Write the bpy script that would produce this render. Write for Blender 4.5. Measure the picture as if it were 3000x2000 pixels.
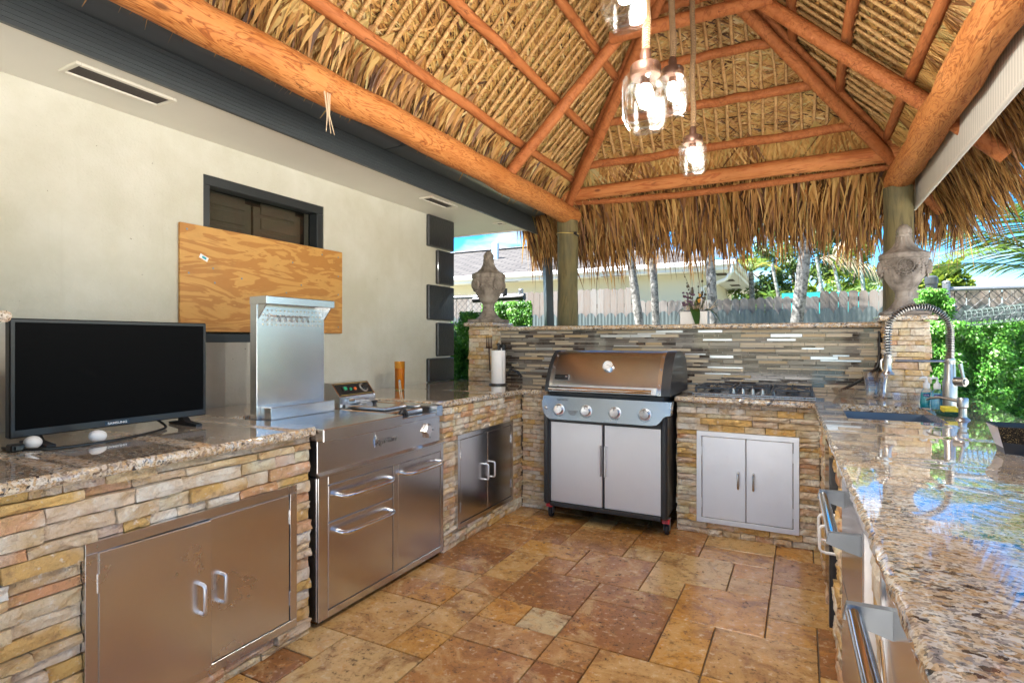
import bpy, math, random
from mathutils import Vector, Matrix, noise
from mathutils.geometry import tessellate_polygon
random.seed(7)
R = math.radians
scene = bpy.context.scene
for o in list(bpy.data.objects): bpy.data.objects.remove(o)
col = scene.collection

# ------------------------------------------------------------------ camera
CAMH = 1.30
cam_d = bpy.data.cameras.new('camera'); cam = bpy.data.objects.new('camera', cam_d); col.objects.link(cam)
cam.location = (0, 0, CAMH); cam.rotation_euler = (R(90), 0, R(27.5))
cam_d.sensor_width = 36; cam_d.sensor_fit = 'HORIZONTAL'; cam_d.lens = 1634 / 3000 * 36
cam_d.shift_y = -5 / 3000; cam_d.clip_start = 0.02; cam_d.clip_end = 600
scene.camera = cam

# ------------------------------------------------------------------ sky, sun, exposure
SUN_AZ = math.atan2(-0.85, -0.42); SUN_EL = R(60)
world = bpy.data.worlds.new('World'); scene.world = world; world.use_nodes = True
nt = world.node_tree; nt.nodes.clear()
def wn(t, **k):
    n = nt.nodes.new(t)
    for a, v in k.items(): setattr(n, a, v)
    return n
sky = wn('ShaderNodeTexSky', sky_type='NISHITA', sun_disc=False, sun_elevation=SUN_EL, sun_rotation=SUN_AZ,
         altitude=1500, air_density=1.0, dust_density=0.2, ozone_density=2.0)
tc = wn('ShaderNodeTexCoord'); sep = wn('ShaderNodeSeparateXYZ'); nt.links.new(tc.outputs['Generated'], sep.inputs[0])
def wmath(op, a, b=None, c=None):
    n = wn('ShaderNodeMath', operation=op)
    for i, v in enumerate((a, b, c)):
        if v is None: continue
        if isinstance(v, (int, float)): n.inputs[i].default_value = v
        else: nt.links.new(v, n.inputs[i])
    return n.outputs[0]
zc = wmath('ADD', wmath('MAXIMUM', sep.outputs[2], 0.0), 0.14)
comb = wn('ShaderNodeCombineXYZ')
nt.links.new(wmath('DIVIDE', sep.outputs[0], zc), comb.inputs[0]); nt.links.new(wmath('DIVIDE', sep.outputs[1], zc), comb.inputs[1])
cn = wn('ShaderNodeTexNoise'); cn.inputs['Scale'].default_value = 1.15; cn.inputs['Detail'].default_value = 8; cn.inputs['Roughness'].default_value = 0.56
nt.links.new(comb.outputs[0], cn.inputs['Vector'])
ramp = wn('ShaderNodeValToRGB'); ramp.color_ramp.elements[0].position = 0.515; ramp.color_ramp.elements[1].position = 0.64
nt.links.new(cn.outputs[0], ramp.inputs[0])
mix = wn('ShaderNodeMix', data_type='RGBA'); nt.links.new(ramp.outputs[0], mix.inputs[0])
mix.inputs[7].default_value = (3.3, 3.4, 3.5, 1)
hs = wn('ShaderNodeHueSaturation'); hs.inputs['Saturation'].default_value = 1.55; hs.inputs['Value'].default_value = .8; nt.links.new(sky.outputs[0], hs.inputs['Color'])
nt.links.new(hs.outputs[0], mix.inputs[6])
bg = wn('ShaderNodeBackground'); bg.inputs[1].default_value = 0.05; nt.links.new(mix.outputs[2], bg.inputs[0])
wo = wn('ShaderNodeOutputWorld'); nt.links.new(bg.outputs[0], wo.inputs[0])
sl = bpy.data.lights.new('sun', 'SUN'); sl.energy = 3.6; sl.angle = R(0.5); sl.color = (1, 0.97, 0.92)
sun = bpy.data.objects.new('sun', sl); col.objects.link(sun)
sd = Vector((math.sin(SUN_AZ) * math.cos(SUN_EL), math.cos(SUN_AZ) * math.cos(SUN_EL), math.sin(SUN_EL)))
sun.rotation_euler = sd.to_track_quat('Z', 'Y').to_euler(); sun.location = (0, 0, 20)
scene.view_settings.view_transform = 'Standard'; scene.view_settings.look = 'None'
scene.view_settings.gamma = 1; scene.view_settings.exposure = 3.28; scene.view_settings.use_curve_mapping = False
try:
    scene.render.engine = 'CYCLES'
    scene.cycles.max_bounces = 12; scene.cycles.diffuse_bounces = 6; scene.cycles.glossy_bounces = 5
    scene.cycles.transmission_bounces = 10; scene.cycles.transparent_max_bounces = 12
except Exception: pass

# ------------------------------------------------------------------ materials
MATS = {}
class N:
    """small node-tree helper"""
    def __init__(s, name):
        s.m = bpy.data.materials.new(name); s.m.use_nodes = True; s.t = s.m.node_tree
        s.b = s.t.nodes['Principled BSDF']; MATS[name] = s.m
    def n(s, t, ins=None, **k):
        x = s.t.nodes.new(t)
        for a, v in k.items(): setattr(x, a, v)
        for a, v in (ins or {}).items(): s.i(x.inputs[a], v)
        return x
    def i(s, sock, v):
        if hasattr(v, 'links') and hasattr(v, 'is_output'): s.t.links.new(v, sock)
        elif hasattr(v, 'outputs'): s.t.links.new(v.outputs[0], sock)
        else: sock.default_value = v
    def set(s, **k):
        for a, v in k.items(): s.i(s.b.inputs[a.replace('_', ' ')], v)
        return s
    def coord(s, kind='Object', scale=(1, 1, 1), rot=(0, 0, 0), offs=None):
        if kind == 'World': v = s.n('ShaderNodeNewGeometry').outputs['Position']
        else: v = s.n('ShaderNodeTexCoord').outputs[kind]
        mp = s.n('ShaderNodeMapping', {'Vector': v}); mp.inputs['Scale'].default_value = scale; mp.inputs['Rotation'].default_value = rot
        if offs is not None: s.i(mp.inputs['Location'], offs)
        return mp.outputs[0]
    def noise(s, v, scale=5, detail=4, rough=0.5, dist=0.0):
        return s.n('ShaderNodeTexNoise', {'Vector': v, 'Scale': scale, 'Detail': detail, 'Roughness': rough, 'Distortion': dist}).outputs[0]
    def vor(s, v, scale=5, feature='F1', out=0, rnd=1.0):
        return s.n('ShaderNodeTexVoronoi', {'Vector': v, 'Scale': scale, 'Randomness': rnd}, feature=feature).outputs[out]
    def wave(s, v, scale=5, dist=2, detail=2, ds=1.0, bands='X', **k):
        x = s.n('ShaderNodeTexWave', {'Vector': v, 'Scale': scale, 'Distortion': dist, 'Detail': detail, 'Detail Scale': ds}, bands_direction=bands)
        return x.outputs[1]
    def ramp(s, f, stops, interp='LINEAR'):
        x = s.n('ShaderNodeValToRGB', {'Fac': f}); cr = x.color_ramp; cr.interpolation = interp
        while len(cr.elements) < len(stops): cr.elements.new(0.5)
        for e, (p, c) in zip(cr.elements, stops):
            e.position = p; e.color = tuple(c) + (1,) if len(c) == 3 else c
        return x.outputs[0]
    def mix(s, f, a, b, blend='MIX'):
        x = s.n('ShaderNodeMix', data_type='RGBA', blend_type=blend)
        s.i(x.inputs[0], f)
        for k, v in ((6, a), (7, b)):
            s.i(x.inputs[k], v + (1,) if isinstance(v, tuple) and len(v) == 3 else v)
        return x.outputs[2]
    def math(s, op, a, b=0.0, clamp=False):
        x = s.n('ShaderNodeMath', operation=op); x.use_clamp = clamp; s.i(x.inputs[0], a); s.i(x.inputs[1], b); return x.outputs[0]
    def bump(s, h, strength=0.3, dist=0.01):
        x = s.n('ShaderNodeBump', {'Height': h, 'Strength': strength, 'Distance': dist}); s.i(s.b.inputs['Normal'], x); return s
    def rnd(s): return s.n('ShaderNodeObjectInfo').outputs['Random']
    def var(s): return s.n('ShaderNodeAttribute', attribute_name='var').outputs['Fac']
    def offs(s):
        r = s.rnd(); c = s.n('ShaderNodeCombineXYZ'); 
        for k, f in ((0, 37.0), (1, 71.0), (2, 13.0)): s.i(c.inputs[k], s.math('MULTIPLY', r, f))
        return c.outputs[0]
def g(v): return (v, v, v)
def simple(name, colr, rough=0.5, metal=0.0, bump=None, coat=0.0):
    a = N(name); a.set(Base_Color=colr + (1,), Roughness=rough, Metallic=metal)
    if coat: a.set(Coat_Weight=coat, Coat_Roughness=0.05)
    if bump: a.bump(a.noise(a.coord('Object'), bump[0], 4), bump[1], bump[2])
    return a
# granite
a = N('granite'); v = a.coord('World', (1, 1, 1))
dn_ = a.n('ShaderNodeTexNoise', {'Vector': v, 'Scale': 60.0, 'Detail': 4.0, 'Roughness': .6}).outputs[1]
def dist_(amt, base): 
    sub = a.n('ShaderNodeVectorMath', {0: dn_, 1: (.5, .5, .5)}, operation='SUBTRACT'); sc = a.n('ShaderNodeVectorMath', {0: sub.outputs[0]}, operation='SCALE'); sc.inputs['Scale'].default_value = amt
    return a.n('ShaderNodeVectorMath', {0: base, 1: sc.outputs[0]}, operation='ADD').outputs[0]
v1 = dist_(.030, a.coord('World', (1, 1.5, 1.2), (0, 0, .5)))
big = a.vor(v1, 76, 'F1', 1); sm_ = a.vor(dist_(.010, v), 210, 'F1', 1); w3 = a.noise(v, 5, 4, .6, .5); w5 = a.noise(a.coord('World', (18, 34, 26), (0, 0, .5)), 1.0, 5, .62, .8)
sr = a.n('ShaderNodeSeparateColor', {0: big}).outputs[0]; sr2 = a.n('ShaderNodeSeparateColor', {0: sm_}).outputs[0]
base = a.ramp(sr, [(0, (.62, .46, .29)), (.16, (.72, .60, .44)), (.34, (.58, .38, .20)), (.50, (.66, .57, .46)), (.62, (.44, .39, .34)), (.72, (.74, .67, .56)), (.86, (.34, .29, .25)), (.945, (.06, .055, .055))], 'CONSTANT')
fl_ = a.ramp(sr2, [(0, (.04, .038, .04)), (.15, (.55, .50, .45)), (.30, (1, 1, 1)), (.8, (1.08, 1.05, 1.0)), (.93, (.6, .5, .42))], 'CONSTANT')
base = a.mix(.6, base, fl_, 'MULTIPLY')
base = a.mix(a.ramp(w5, [(.33, g(.93)), (.40, g(0))]), base, (.035, .033, .036))
base = a.mix(a.ramp(w3, [(.46, g(0)), (.64, g(.4))]), base, (.58, .35, .18))
gy_ = a.noise(v, 1.3, 3); base = a.mix(a.ramp(gy_, [(.35, g(.18)), (.65, g(.5))]), base, a.mix(1.0, base, (.86, .96, 1.10), 'MULTIPLY'))
a.set(Base_Color=base, Roughness=0.05, IOR=1.52, Coat_Weight=0.9, Coat_Roughness=0.015)
# stone veneer (split face quartzite), colour by object
a = N('veneer_stone'); rn = a.rnd(); v = a.coord('World', (1, 1, 1), offs=a.offs())
c0 = a.ramp(rn, [(0, (.68, .52, .31)), (.09, (.78, .66, .49)), (.18, (.68, .42, .13)), (.27, (.80, .72, .60)), (.36, (.66, .33, .16)), (.44, (.72, .54, .29)), (.52, (.66, .46, .33)), (.60, (.74, .46, .15)), (.69, (.76, .60, .44)), (.78, (.70, .62, .42)), (.86, (.70, .40, .23)), (.93, (.82, .75, .64)), (1, (.7, .5, .3))], 'CONSTANT')
n1 = a.noise(v, 9, 6, .6, .6); n2 = a.noise(v, 34, 5, .7); n3 = a.noise(v, 5, 3)
c1 = a.mix(a.ramp(n1, [(.42, g(0)), (.62, g(.75))]), c0, (.56, .34, .13))
c1 = a.mix(a.ramp(n3, [(.5, g(0)), (.66, g(.7))]), c1, (.80, .73, .62))
c1 = a.mix(a.ramp(n2, [(.30, g(.55)), (.46, g(0))]), c1, (.24, .12, .06))
c1 = a.mix(a.ramp(n2, [(.58, g(0)), (.70, g(.7))]), c1, (.86, .82, .74))
a.set(Base_Color=c1, Roughness=.55); a.bump(a.math('ADD', a.math('ADD', a.math('MULTIPLY', n1, 1.8), n2), a.math('MULTIPLY', a.noise(v, 110, 4, .7), .6)), 0.9, 0.014)
simple('mortar', (.16, .12, .085), .95, 0, (60, .4, .004))
# travertine
a = N('travertine'); rn = a.rnd(); v = a.coord('World', (1, 1, 1), offs=a.offs())
c0 = a.ramp(rn, [(0, (0.469, 0.266, 0.094)), (.10, (0.286, 0.119, 0.039)), (.20, (0.510, 0.257, 0.058)), (.30, (0.408, 0.209, 0.078)), (.40, (0.561, 0.370, 0.156)), (.50, (0.326, 0.147, 0.051)), (.60, (0.500, 0.237, 0.051)), (.68, (0.530, 0.418, 0.242)), (.76, (0.388, 0.180, 0.058)), (.88, (0.510, 0.294, 0.101)), (1, (0.428, 0.228, 0.078))], 'CONSTANT')
n1 = a.noise(v, 4.5, 8, .66, 1.3); n2 = a.noise(v, 70, 5, .65); n3 = a.noise(v, 15, 6, .65, .6); n4 = a.noise(v, 28, 6, .7)
c1 = a.mix(a.ramp(n1, [(.36, g(.85)), (.50, g(0))]), c0, (0.245, 0.109, 0.039))
c1 = a.mix(a.ramp(n1, [(.52, g(0)), (.66, g(.7))]), c1, (0.592, 0.389, 0.172))
c1 = a.mix(a.ramp(n3, [(.55, g(0)), (.68, g(.55))]), c1, (0.530, 0.237, 0.047))
c1 = a.mix(a.ramp(n4, [(.32, g(.75)), (.46, g(0))]), c1, (0.153, 0.081, 0.035))
c1 = a.mix(a.ramp(n4, [(.57, g(0)), (.70, g(.75))]), c1, (0.673, 0.541, 0.351))
pits = a.math('MULTIPLY', a.ramp(a.math('ADD', a.math('MULTIPLY', n2, .62), a.math('MULTIPLY', n4, .38)), [(.375, g(1)), (.425, g(0))]), a.ramp(n3, [(.36, g(.15)), (.55, g(1))]))
c1 = a.mix(a.math('MULTIPLY', pits, .9), c1, (.06, .04, .028))
a.set(Base_Color=c1, Roughness=a.ramp(n3, [(.3, g(.06)), (.7, g(.26))]))
a.bump(a.math('SUBTRACT', a.math('ADD', a.math('MULTIPLY', n3, .5), a.math('MULTIPLY', n2, .25)), a.math('MULTIPLY', pits, .9)), 0.5, 0.007)
simple('grout', (.17, .125, .08), .9, 0, (80, .4, .003))
# brushed steel family
def steel(name, colr=(.60, .585, .56), rough=.24, axis=2, smudge=.25, spots=0.0):
    a = N(name); sc = [140, 140, 140]; sc[axis] = 1.5
    sm = a.noise(a.coord('World'), 3.2, 5, .6, .3)
    c = a.mix(a.ramp(sm, [(.35, g(0)), (.7, g(smudge))]), colr, tuple(x * .72 for x in colr))
    if spots:
        sp = a.ramp(a.noise(a.coord('World'), 42, 3, .6), [(.745, g(0)), (.765, g(spots))])
        sp2 = a.math('MULTIPLY', sp, a.ramp(a.noise(a.coord('World'), 4.5, 3), [(.45, g(0)), (.6, g(1))]))
        c = a.mix(sp2, c, (.16, .09, .05)); 
    a.set(Base_Color=c, Metallic=1.0, Roughness=a.math('ADD', a.math('MULTIPLY', sm, .12), rough - .06))
    return a
steel('steel', (.68, .685, .695)); steel('steel_worn', (.76, .755, .75), .26, 2, .3, 0); steel('steel_white', (.84, .84, .86), .42, 2, .12, 0)
steel('steel_x', (.50, .545, .60), .26, 0, .25, .4); steel('chrome', (.80, .80, .81), .08, 0, .1); steel('nickel', (.52, .505, .48), .3, 2, .1)
simple('black_plastic', (.012, .012, .013), .4, 0, None, .12); simple('black_metal', (.022, .024, .027), .38, 0, (90, .1, .001), .2)
simple('grate_iron', (.035, .045, .06), .42, 0, (120, .25, .001)); simple('rubber', (.02, .02, .022), .7)
simple('screen_black', (.0015, .0015, .0018), .5).set(Specular_IOR_Level=.06); simple('red_plastic', (.62, .03, .03), .4); simple('white_plastic', (.82, .82, .82), .35)
simple('black_gloss', (.012, .012, .013), .1); simple('white_text', (.8, .8, .8), .5); simple('dark_text', (.03, .03, .03), .5)
simple('egg', (.83, .82, .80), .45, 0, (60, .06, .001)); simple('paper', (.86, .86, .86), .85, 0, (70, .4, .003))
simple('beam_aluminium', (.040, .047, .050), .42, 0, None, .15); simple('gutter_aluminium', (.075, .082, .085), .3, 0, None, .2)
a = N('stucco'); v = a.coord('World'); n1 = a.noise(v, 85, 5, .6); n2 = a.noise(v, 1.6, 6, .65); n3 = a.noise(v, 30, 2); n5 = a.noise(a.coord('World', (9, 9, .8)), 1, 5, .65)
cw = a.mix(a.ramp(n2, [(.35, g(0)), (.68, g(1))]), (.50, .475, .37), (.62, .60, .52)); cw = a.mix(a.ramp(n5, [(.58, g(0)), (.78, g(.25))]), cw, (.42, .385, .28)); cw = a.mix(a.ramp(a.noise(v, 48, 3, .6), [(.735, g(0)), (.76, g(.7))]), cw, (.12, .10, .07))
a.set(Base_Color=cw, Roughness=.6); a.bump(a.math('ADD', n1, n3), .38, .006)
a = N('soffit_paint'); v = a.coord('World'); a.set(Base_Color=a.mix(a.noise(v, 3, 4), (.68, .655, .57), (.76, .735, .65)), Roughness=.55); a.bump(a.noise(v, 60, 3), .1, .003)
simple('quoin_black', (.022, .022, .024), .32, 0, (70, .7, .006), .25); simple('trim_paint', (.70, .66, .56), .6); simple('vent_mesh', (.06, .05, .045), .8, 0, (150, .6, .003))
simple('window_black', (.022, .026, .028), .38); simple('shutter_white', (.15, .135, .105), .5)
# glass
def glass(name, colr=(1, 1, 1), rough=0.0, ior=1.45):
    a = N(name); a.set(Base_Color=colr + (1,), Roughness=rough, Transmission_Weight=1.0, IOR=ior); return a
glass('thick_glass'); glass('amber_glass', (1.0, .62, .16), .02)
def thin_glass(name, tint=(.96, .98, .97), refl=.5, bump=0.0, base=.03):
    a = N(name); lw = a.n('ShaderNodeLayerWeight', {'Blend': .35}); gl = a.n('ShaderNodeBsdfGlossy', {'Color': (1, 1, 1, 1), 'Roughness': .0}); tp = a.n('ShaderNodeBsdfTransparent', {'Color': tint + (1,)})
    f = a.math('ADD', a.math('MULTIPLY', lw.outputs['Fresnel'], refl), base)
    if bump:
        b = a.n('ShaderNodeBump', {'Height': a.noise(a.coord('Object'), 40, 2), 'Strength': bump, 'Distance': .004}); a.i(gl.inputs['Normal'], b); a.i(lw.inputs['Normal'], b)
    ms = a.n('ShaderNodeMixShader', {0: f, 1: tp.outputs[0], 2: gl.outputs[0]}); a.t.links.new(ms.outputs[0], a.t.nodes['Material Output'].inputs[0])
thin_glass('glass', (.97, .98, .98), .55, 0, .05); thin_glass('jar_glass', (.96, .975, .975), .32, 0, .02)
a = N('window_glass'); a.set(Base_Color=(.75, .75, .70, 1), Roughness=.0, Transmission_Weight=1.0, IOR=1.45)
a = N('bulb'); a.set(Base_Color=(1, 1, 1, 1), Emission_Color=(1, .96, .9, 1), Emission_Strength=1.6)
# plywood
a = N('plywood'); n1 = a.noise(a.coord('World', (1, .8, 4.4), (.05, 0, 0)), 2.5, 4, .55, .9)
sat = a.math('FRACT', a.math('MULTIPLY', n1, 5.0))
c = a.ramp(sat, [(.0, (.43, .175, .032)), (.46, (.46, .195, .038)), (.54, (.60, .31, .075)), (.92, (.63, .34, .09)), (1, (.46, .195, .038))])
fine = a.noise(a.coord('World', (1, 3, 160)), 2, 3); bl = a.noise(a.coord('World'), 6, 4)
c = a.mix(a.math('MULTIPLY', fine, .45), c, (.45, .22, .06)); c = a.mix(a.ramp(bl, [(.3, g(.35)), (.45, g(0))]), c, (.30, .14, .04))
a.set(Base_Color=c, Roughness=.55); a.bump(fine, .1, .001)
# logs: peeled cypress / pine, orange stain
def logmat(name, c0, c1, c2, sc=1.0, axis='Y', flame=1.0):
    a = N(name); m = {'Y': (14, 1.9, 14), 'X': (1.9, 14, 14), 'Z': (14, 14, 1.9)}[axis]; m = tuple(x * sc for x in m)
    n1 = a.noise(a.coord('World', m), 1.0, 3, .55, 1.8); n2 = a.noise(a.coord('World', tuple(x * 5 for x in m)), 1.0, 4, .65); n3 = a.noise(a.coord('World'), 5, 4, .6)
    f = a.math('FRACT', a.math('MULTIPLY', n1, 9.0 * flame))
    c = a.ramp(f, [(0, c1), (.10, c0), (.62, c0), (.80, c1), (.92, c2), (1, c1)])
    c = a.mix(a.ramp(n3, [(.35, g(.5)), (.5, g(0))]), c, c1)
    c = a.mix(a.ramp(n3, [(.56, g(0)), (.70, g(.4))]), c, tuple(min(.8, x * 1.25 + .03) for x in c0))
    kn = a.vor(a.coord('World', {'Y': (1.3, .5, 1.3), 'X': (.5, 1.3, 1.3), 'Z': (1.3, 1.3, .5)}[axis]), 4.6)
    c = a.mix(a.ramp(kn, [(.04, g(.9)), (.085, g(0))]), c, tuple(x * .25 for x in c2))
    ck_ = a.ramp(a.noise(a.coord('World', tuple(x * 2.2 for x in m)), 1.0, 2, .5, .3), [(.485, g(0)), (.497, g(1)), (.503, g(1)), (.515, g(0))])
    ck_ = a.math('MULTIPLY', ck_, a.ramp(n3, [(.5, g(0)), (.6, g(.75))]))
    c = a.mix(ck_, c, tuple(x * .3 for x in c2))
    a.set(Base_Color=a.mix(a.math('MULTIPLY', n2, .5), c, c1), Roughness=a.ramp(n3, [(.3, g(.55)), (.7, g(.8))]), Specular_IOR_Level=.3); a.bump(a.math('SUBTRACT', a.math('ADD', n1, n2), a.math('MULTIPLY', ck_, .8)), .6, .009)
logmat('log_y', (0.550, 0.228, 0.065), (0.370, 0.112, 0.022), (0.172, 0.045, 0.010), 1, 'Y'); logmat('log_x', (0.516, 0.206, 0.065), (0.404, 0.120, 0.030), (0.284, 0.086, 0.026), .8, 'X', .5)
logmat('rafter_wood', (0.396, 0.133, 0.039), (0.327, 0.099, 0.026), (0.232, 0.065, 0.017), .8, 'Y', .4)
logmat('stem_wood', (0.499, 0.310, 0.125), (0.396, 0.215, 0.077), (0.258, 0.120, 0.043), 1.2, 'Y', .4)
a = N('post_wood'); n1 = a.noise(a.coord('World', (16, 16, 2.2)), 1, 5, .6, 1.2); n2 = a.noise(a.coord('World', (90, 90, 6)), 1, 3); n3 = a.noise(a.coord('World'), 4, 4)
c = a.ramp(n1, [(.3, (.04, .032, .017)), (.42, (.12, .092, .036)), (.55, (.20, .16, .062)), (.7, (.13, .118, .055))])
c = a.mix(a.ramp(n3, [(.45, g(0)), (.65, g(.6))]), c, (.085, .09, .05))
a.set(Base_Color=a.mix(a.math('MULTIPLY', n2, .4), c, (.1, .08, .04)), Roughness=.75); a.bump(a.math('ADD', n1, n2), .4, .006)
# thatch blades coloured by 'var'
a = N('thatch'); vv = a.var()
c = a.ramp(vv, [(0, (0.053, 0.019, 0.006)), (.18, (0.220, 0.088, 0.023)), (.40, (0.440, 0.220, 0.060)), (.62, (0.554, 0.326, 0.101)), (.8, (0.484, 0.317, 0.101)), (.92, (0.396, 0.308, 0.106)), (1, (0.634, 0.458, 0.220))])
a.set(Base_Color=c, Roughness=.5, Specular_IOR_Level=.35)
tr = a.n('ShaderNodeBsdfTranslucent', {'Color': c}); ms = a.n('ShaderNodeMixShader', {0: .22, 1: a.b.outputs[0], 2: tr.outputs[0]})
a.t.links.new(ms.outputs[0], a.t.nodes['Material Output'].inputs[0])
a = N('thatch_body'); n1 = a.noise(a.coord('World', (40, 40, 40)), 1, 4); a.set(Base_Color=a.ramp(n1, [(.3, (.05, .025, .008)), (.7, (.26, .14, .045))]), Roughness=.9); a.bump(n1, .8, .02)
# leaves
def leaf(name, stops, trans=.35, rough=.45):
    a = N(name); c = a.ramp(a.var(), stops); a.set(Base_Color=c, Roughness=rough)
    tr = a.n('ShaderNodeBsdfTranslucent', {'Color': a.mix(.35, c, (.30, .42, .04))}); ms = a.n('ShaderNodeMixShader', {0: trans, 1: a.b.outputs[0], 2: tr.outputs[0]})
    a.t.links.new(ms.outputs[0], a.t.nodes['Material Output'].inputs[0]); return a
leaf('ivy_leaf', [(0, (.015, .07, .012)), (.35, (.045, .19, .022)), (.7, (.11, .36, .04)), (.92, (.22, .46, .07)), (1, (.42, .55, .32))])
leaf('tree_leaf', [(0, (.03, .06, .015)), (.5, (.06, .12, .025)), (1, (.13, .19, .06))]); leaf('bush_leaf', [(0, (.05, .10, .01)), (.5, (.15, .23, .02)), (1, (.32, .36, .04))])
leaf('palm_leaf', [(0, (.04, .10, .02)), (.6, (.08, .17, .03)), (.86, (.16, .24, .05)), (1, (.42, .33, .05))]); leaf('orchid_leaf', [(0, (.012, .045, .01)), (1, (.04, .10, .025))], .15, .3)
leaf('dry_frond', [(0, (.20, .15, .09)), (1, (.36, .28, .18))], .2)
a = N('palm_bark'); v = a.coord('World'); n1 = a.noise(v, 16, 5, .7); n2 = a.noise(a.coord('World', (1, 1, 5)), 9, 3)
a.set(Base_Color=a.mix(a.ramp(n1, [(.42, g(.9)), (.56, g(0))]), (.27, .26, .235), (.05, .047, .042)), Roughness=.9); a.bump(a.math('ADD', n1, n2), .4, .01)
simple('bark', (.13, .10, .075), .9, 0, (20, .8, .02))
a = N('fence_plank'); rn = a.rnd(); v = a.coord('World', (12, 12, 1.1), offs=a.offs()); n1 = a.noise(v, 1.2, 5, .6, 1.5); n2 = a.noise(v, 9, 3)
c = a.mix(rn, (.225, .208, .192), (.165, .135, .112)); c = a.mix(a.ramp(a.math('FRACT', a.math('MULTIPLY', n1, 4)), [(.6, g(0)), (.85, g(.6)), (1, g(0))]), c, (.19, .12, .08))
a.set(Base_Color=a.mix(a.math('MULTIPLY', n2, .4), c, (.26, .25, .24)), Roughness=.85); a.bump(n1, .3, .005)
a = N('corrugated'); n1 = a.noise(a.coord('World', (3, 3, .6)), 2, 4); a.set(Base_Color=a.ramp(n1, [(.3, (.10, .125, .125)), (.7, (.15, .18, .178))]), Metallic=.35, Roughness=.42)
simple('galvanised', (.25, .27, .29), .45, .8, (60, .2, .001)); simple('wire', (.06, .065, .07), .6, .2); simple('mesh_green', (.07, .10, .09), .5)
a = N('shingle'); b = a.n('ShaderNodeTexBrick', {'Vector': a.coord('World', (1, 1.0, 1)), 'Color1': (.050, .045, .043, 1), 'Color2': (.074, .067, .063, 1), 'Mortar': (.014, .013, .013, 1), 'Scale': 1.0, 'Mortar Size': .03, 'Brick Width': .45, 'Row Height': .19})
a.set(Base_Color=b.outputs[0], Roughness=.9)
simple('house_paint', (.68, .64, .52), .8, 0, (40, .15, .005)); simple('white_paint', (.80, .81, .82), .55); simple('turquoise', (.02, .42, .40), .6); simple('blue_white', (.45, .60, .70), .5)
a = N('urn_stone'); v = a.coord('World'); n1 = a.noise(v, 9, 6, .65, .4); n2 = a.noise(v, 60, 4); n3 = a.noise(a.coord('World', (7, 7, 1.3)), 2.2, 4, .6)
c = a.ramp(n1, [(.3, (.13, .105, .085)), (.5, (.29, .245, .205)), (.7, (.39, .34, .29))]); c = a.mix(a.ramp(n3, [(.52, g(0)), (.68, g(.75))]), c, (.10, .078, .062))
a.set(Base_Color=c, Roughness=.85); a.bump(a.math('ADD', n1, n2), .45, .006)
a = N('rope'); w = a.wave(a.coord('World', (1, 1, 1), (.6, .4, 0)), 55, 3, 2, 2, 'Z'); a.set(Base_Color=a.ramp(w, [(0, (.09, .045, .018)), (1, (.32, .19, .085))]), Roughness=.9); a.bump(w, .8, .008)
simple('bronze', (.075, .035, .022), .4, .5); simple('shade_fabric', (.50, .46, .40), .85); 
a = MATS['shade_fabric']; 
a = N('shade_fabric_striped'); w = a.wave(a.coord('World', (1, 1, 1)), 9, 0.6, 1, 1, 'Y'); a.set(Base_Color=a.mix(w, (.40, .37, .325), (.56, .52, .455)), Roughness=.85)
# mosaic
simple('tile_beige', (.50, .41, .29), .35, 0, (30, .1, .002)); simple('tile_tan', (.44, .32, .18), .35, 0, (30, .1, .002))
a = N('tile_dark'); a.set(Base_Color=a.ramp(a.noise(a.coord('World', (1, 1, 1), offs=a.offs()), 14, 4, .7, 1), [(.45, (.045, .033, .028)), (.62, (.10, .07, .05)), (.72, (.30, .25, .2))]), Roughness=.08, Coat_Weight=.5)
simple('tile_taupe', (.15, .125, .105), .06, 0, None, .5); simple('tile_grey', (.25, .225, .195), .06, 0, None, .5); a = simple('tile_metal', (.66, .66, .66), .3, 1.0)
simple('tile_grout', (.42, .39, .34), .9)
simple('ground_grass', (.17, .16, .10), .95, 0, (30, .6, .03)); simple('patio', (.62, .59, .55), .8, 0, (25, .3, .006))
simple('soap_blue', (.12, .42, .62), .15, 0, None, .5); simple('soap_teal', (.03, .35, .42), .15, 0, None, .5); simple('sponge_yellow', (.80, .62, .05), .9, 0, (120, .8, .004)); simple('sponge_green', (.02, .09, .06), .95, 0, (160, .8, .003))
simple('sink_steel', (.20, .23, .27), .3, .9); simple('planter_white', (.72, .70, .68), .45)
a = N('glitter'); a.set(Base_Color=a.ramp(a.vor(a.coord('World'), 420, 'F1', 1), [(.5, (.015, .013, .010)), (.72, (.05, .04, .025)), (.85, (.35, .25, .11))]), Roughness=.35, Metallic=.5)
simple('yellow_wire', (.70, .50, .16), .5); simple('led_green', (.03, .35, .16), .3); simple('led_orange', (.75, .15, .04), .3); simple('straw', (.55, .42, .28), .8); simple('amber_core', (.66, .38, .07), .5); simple('soil', (.05, .035, .025), .95)
simple('flower_dark', (.10, .05, .08), .7); simple('flower_orange', (.75, .35, .05), .6); simple('stem_dark', (.06, .045, .025), .7); simple('label_blue', (.02, .04, .18), .5)
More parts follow.
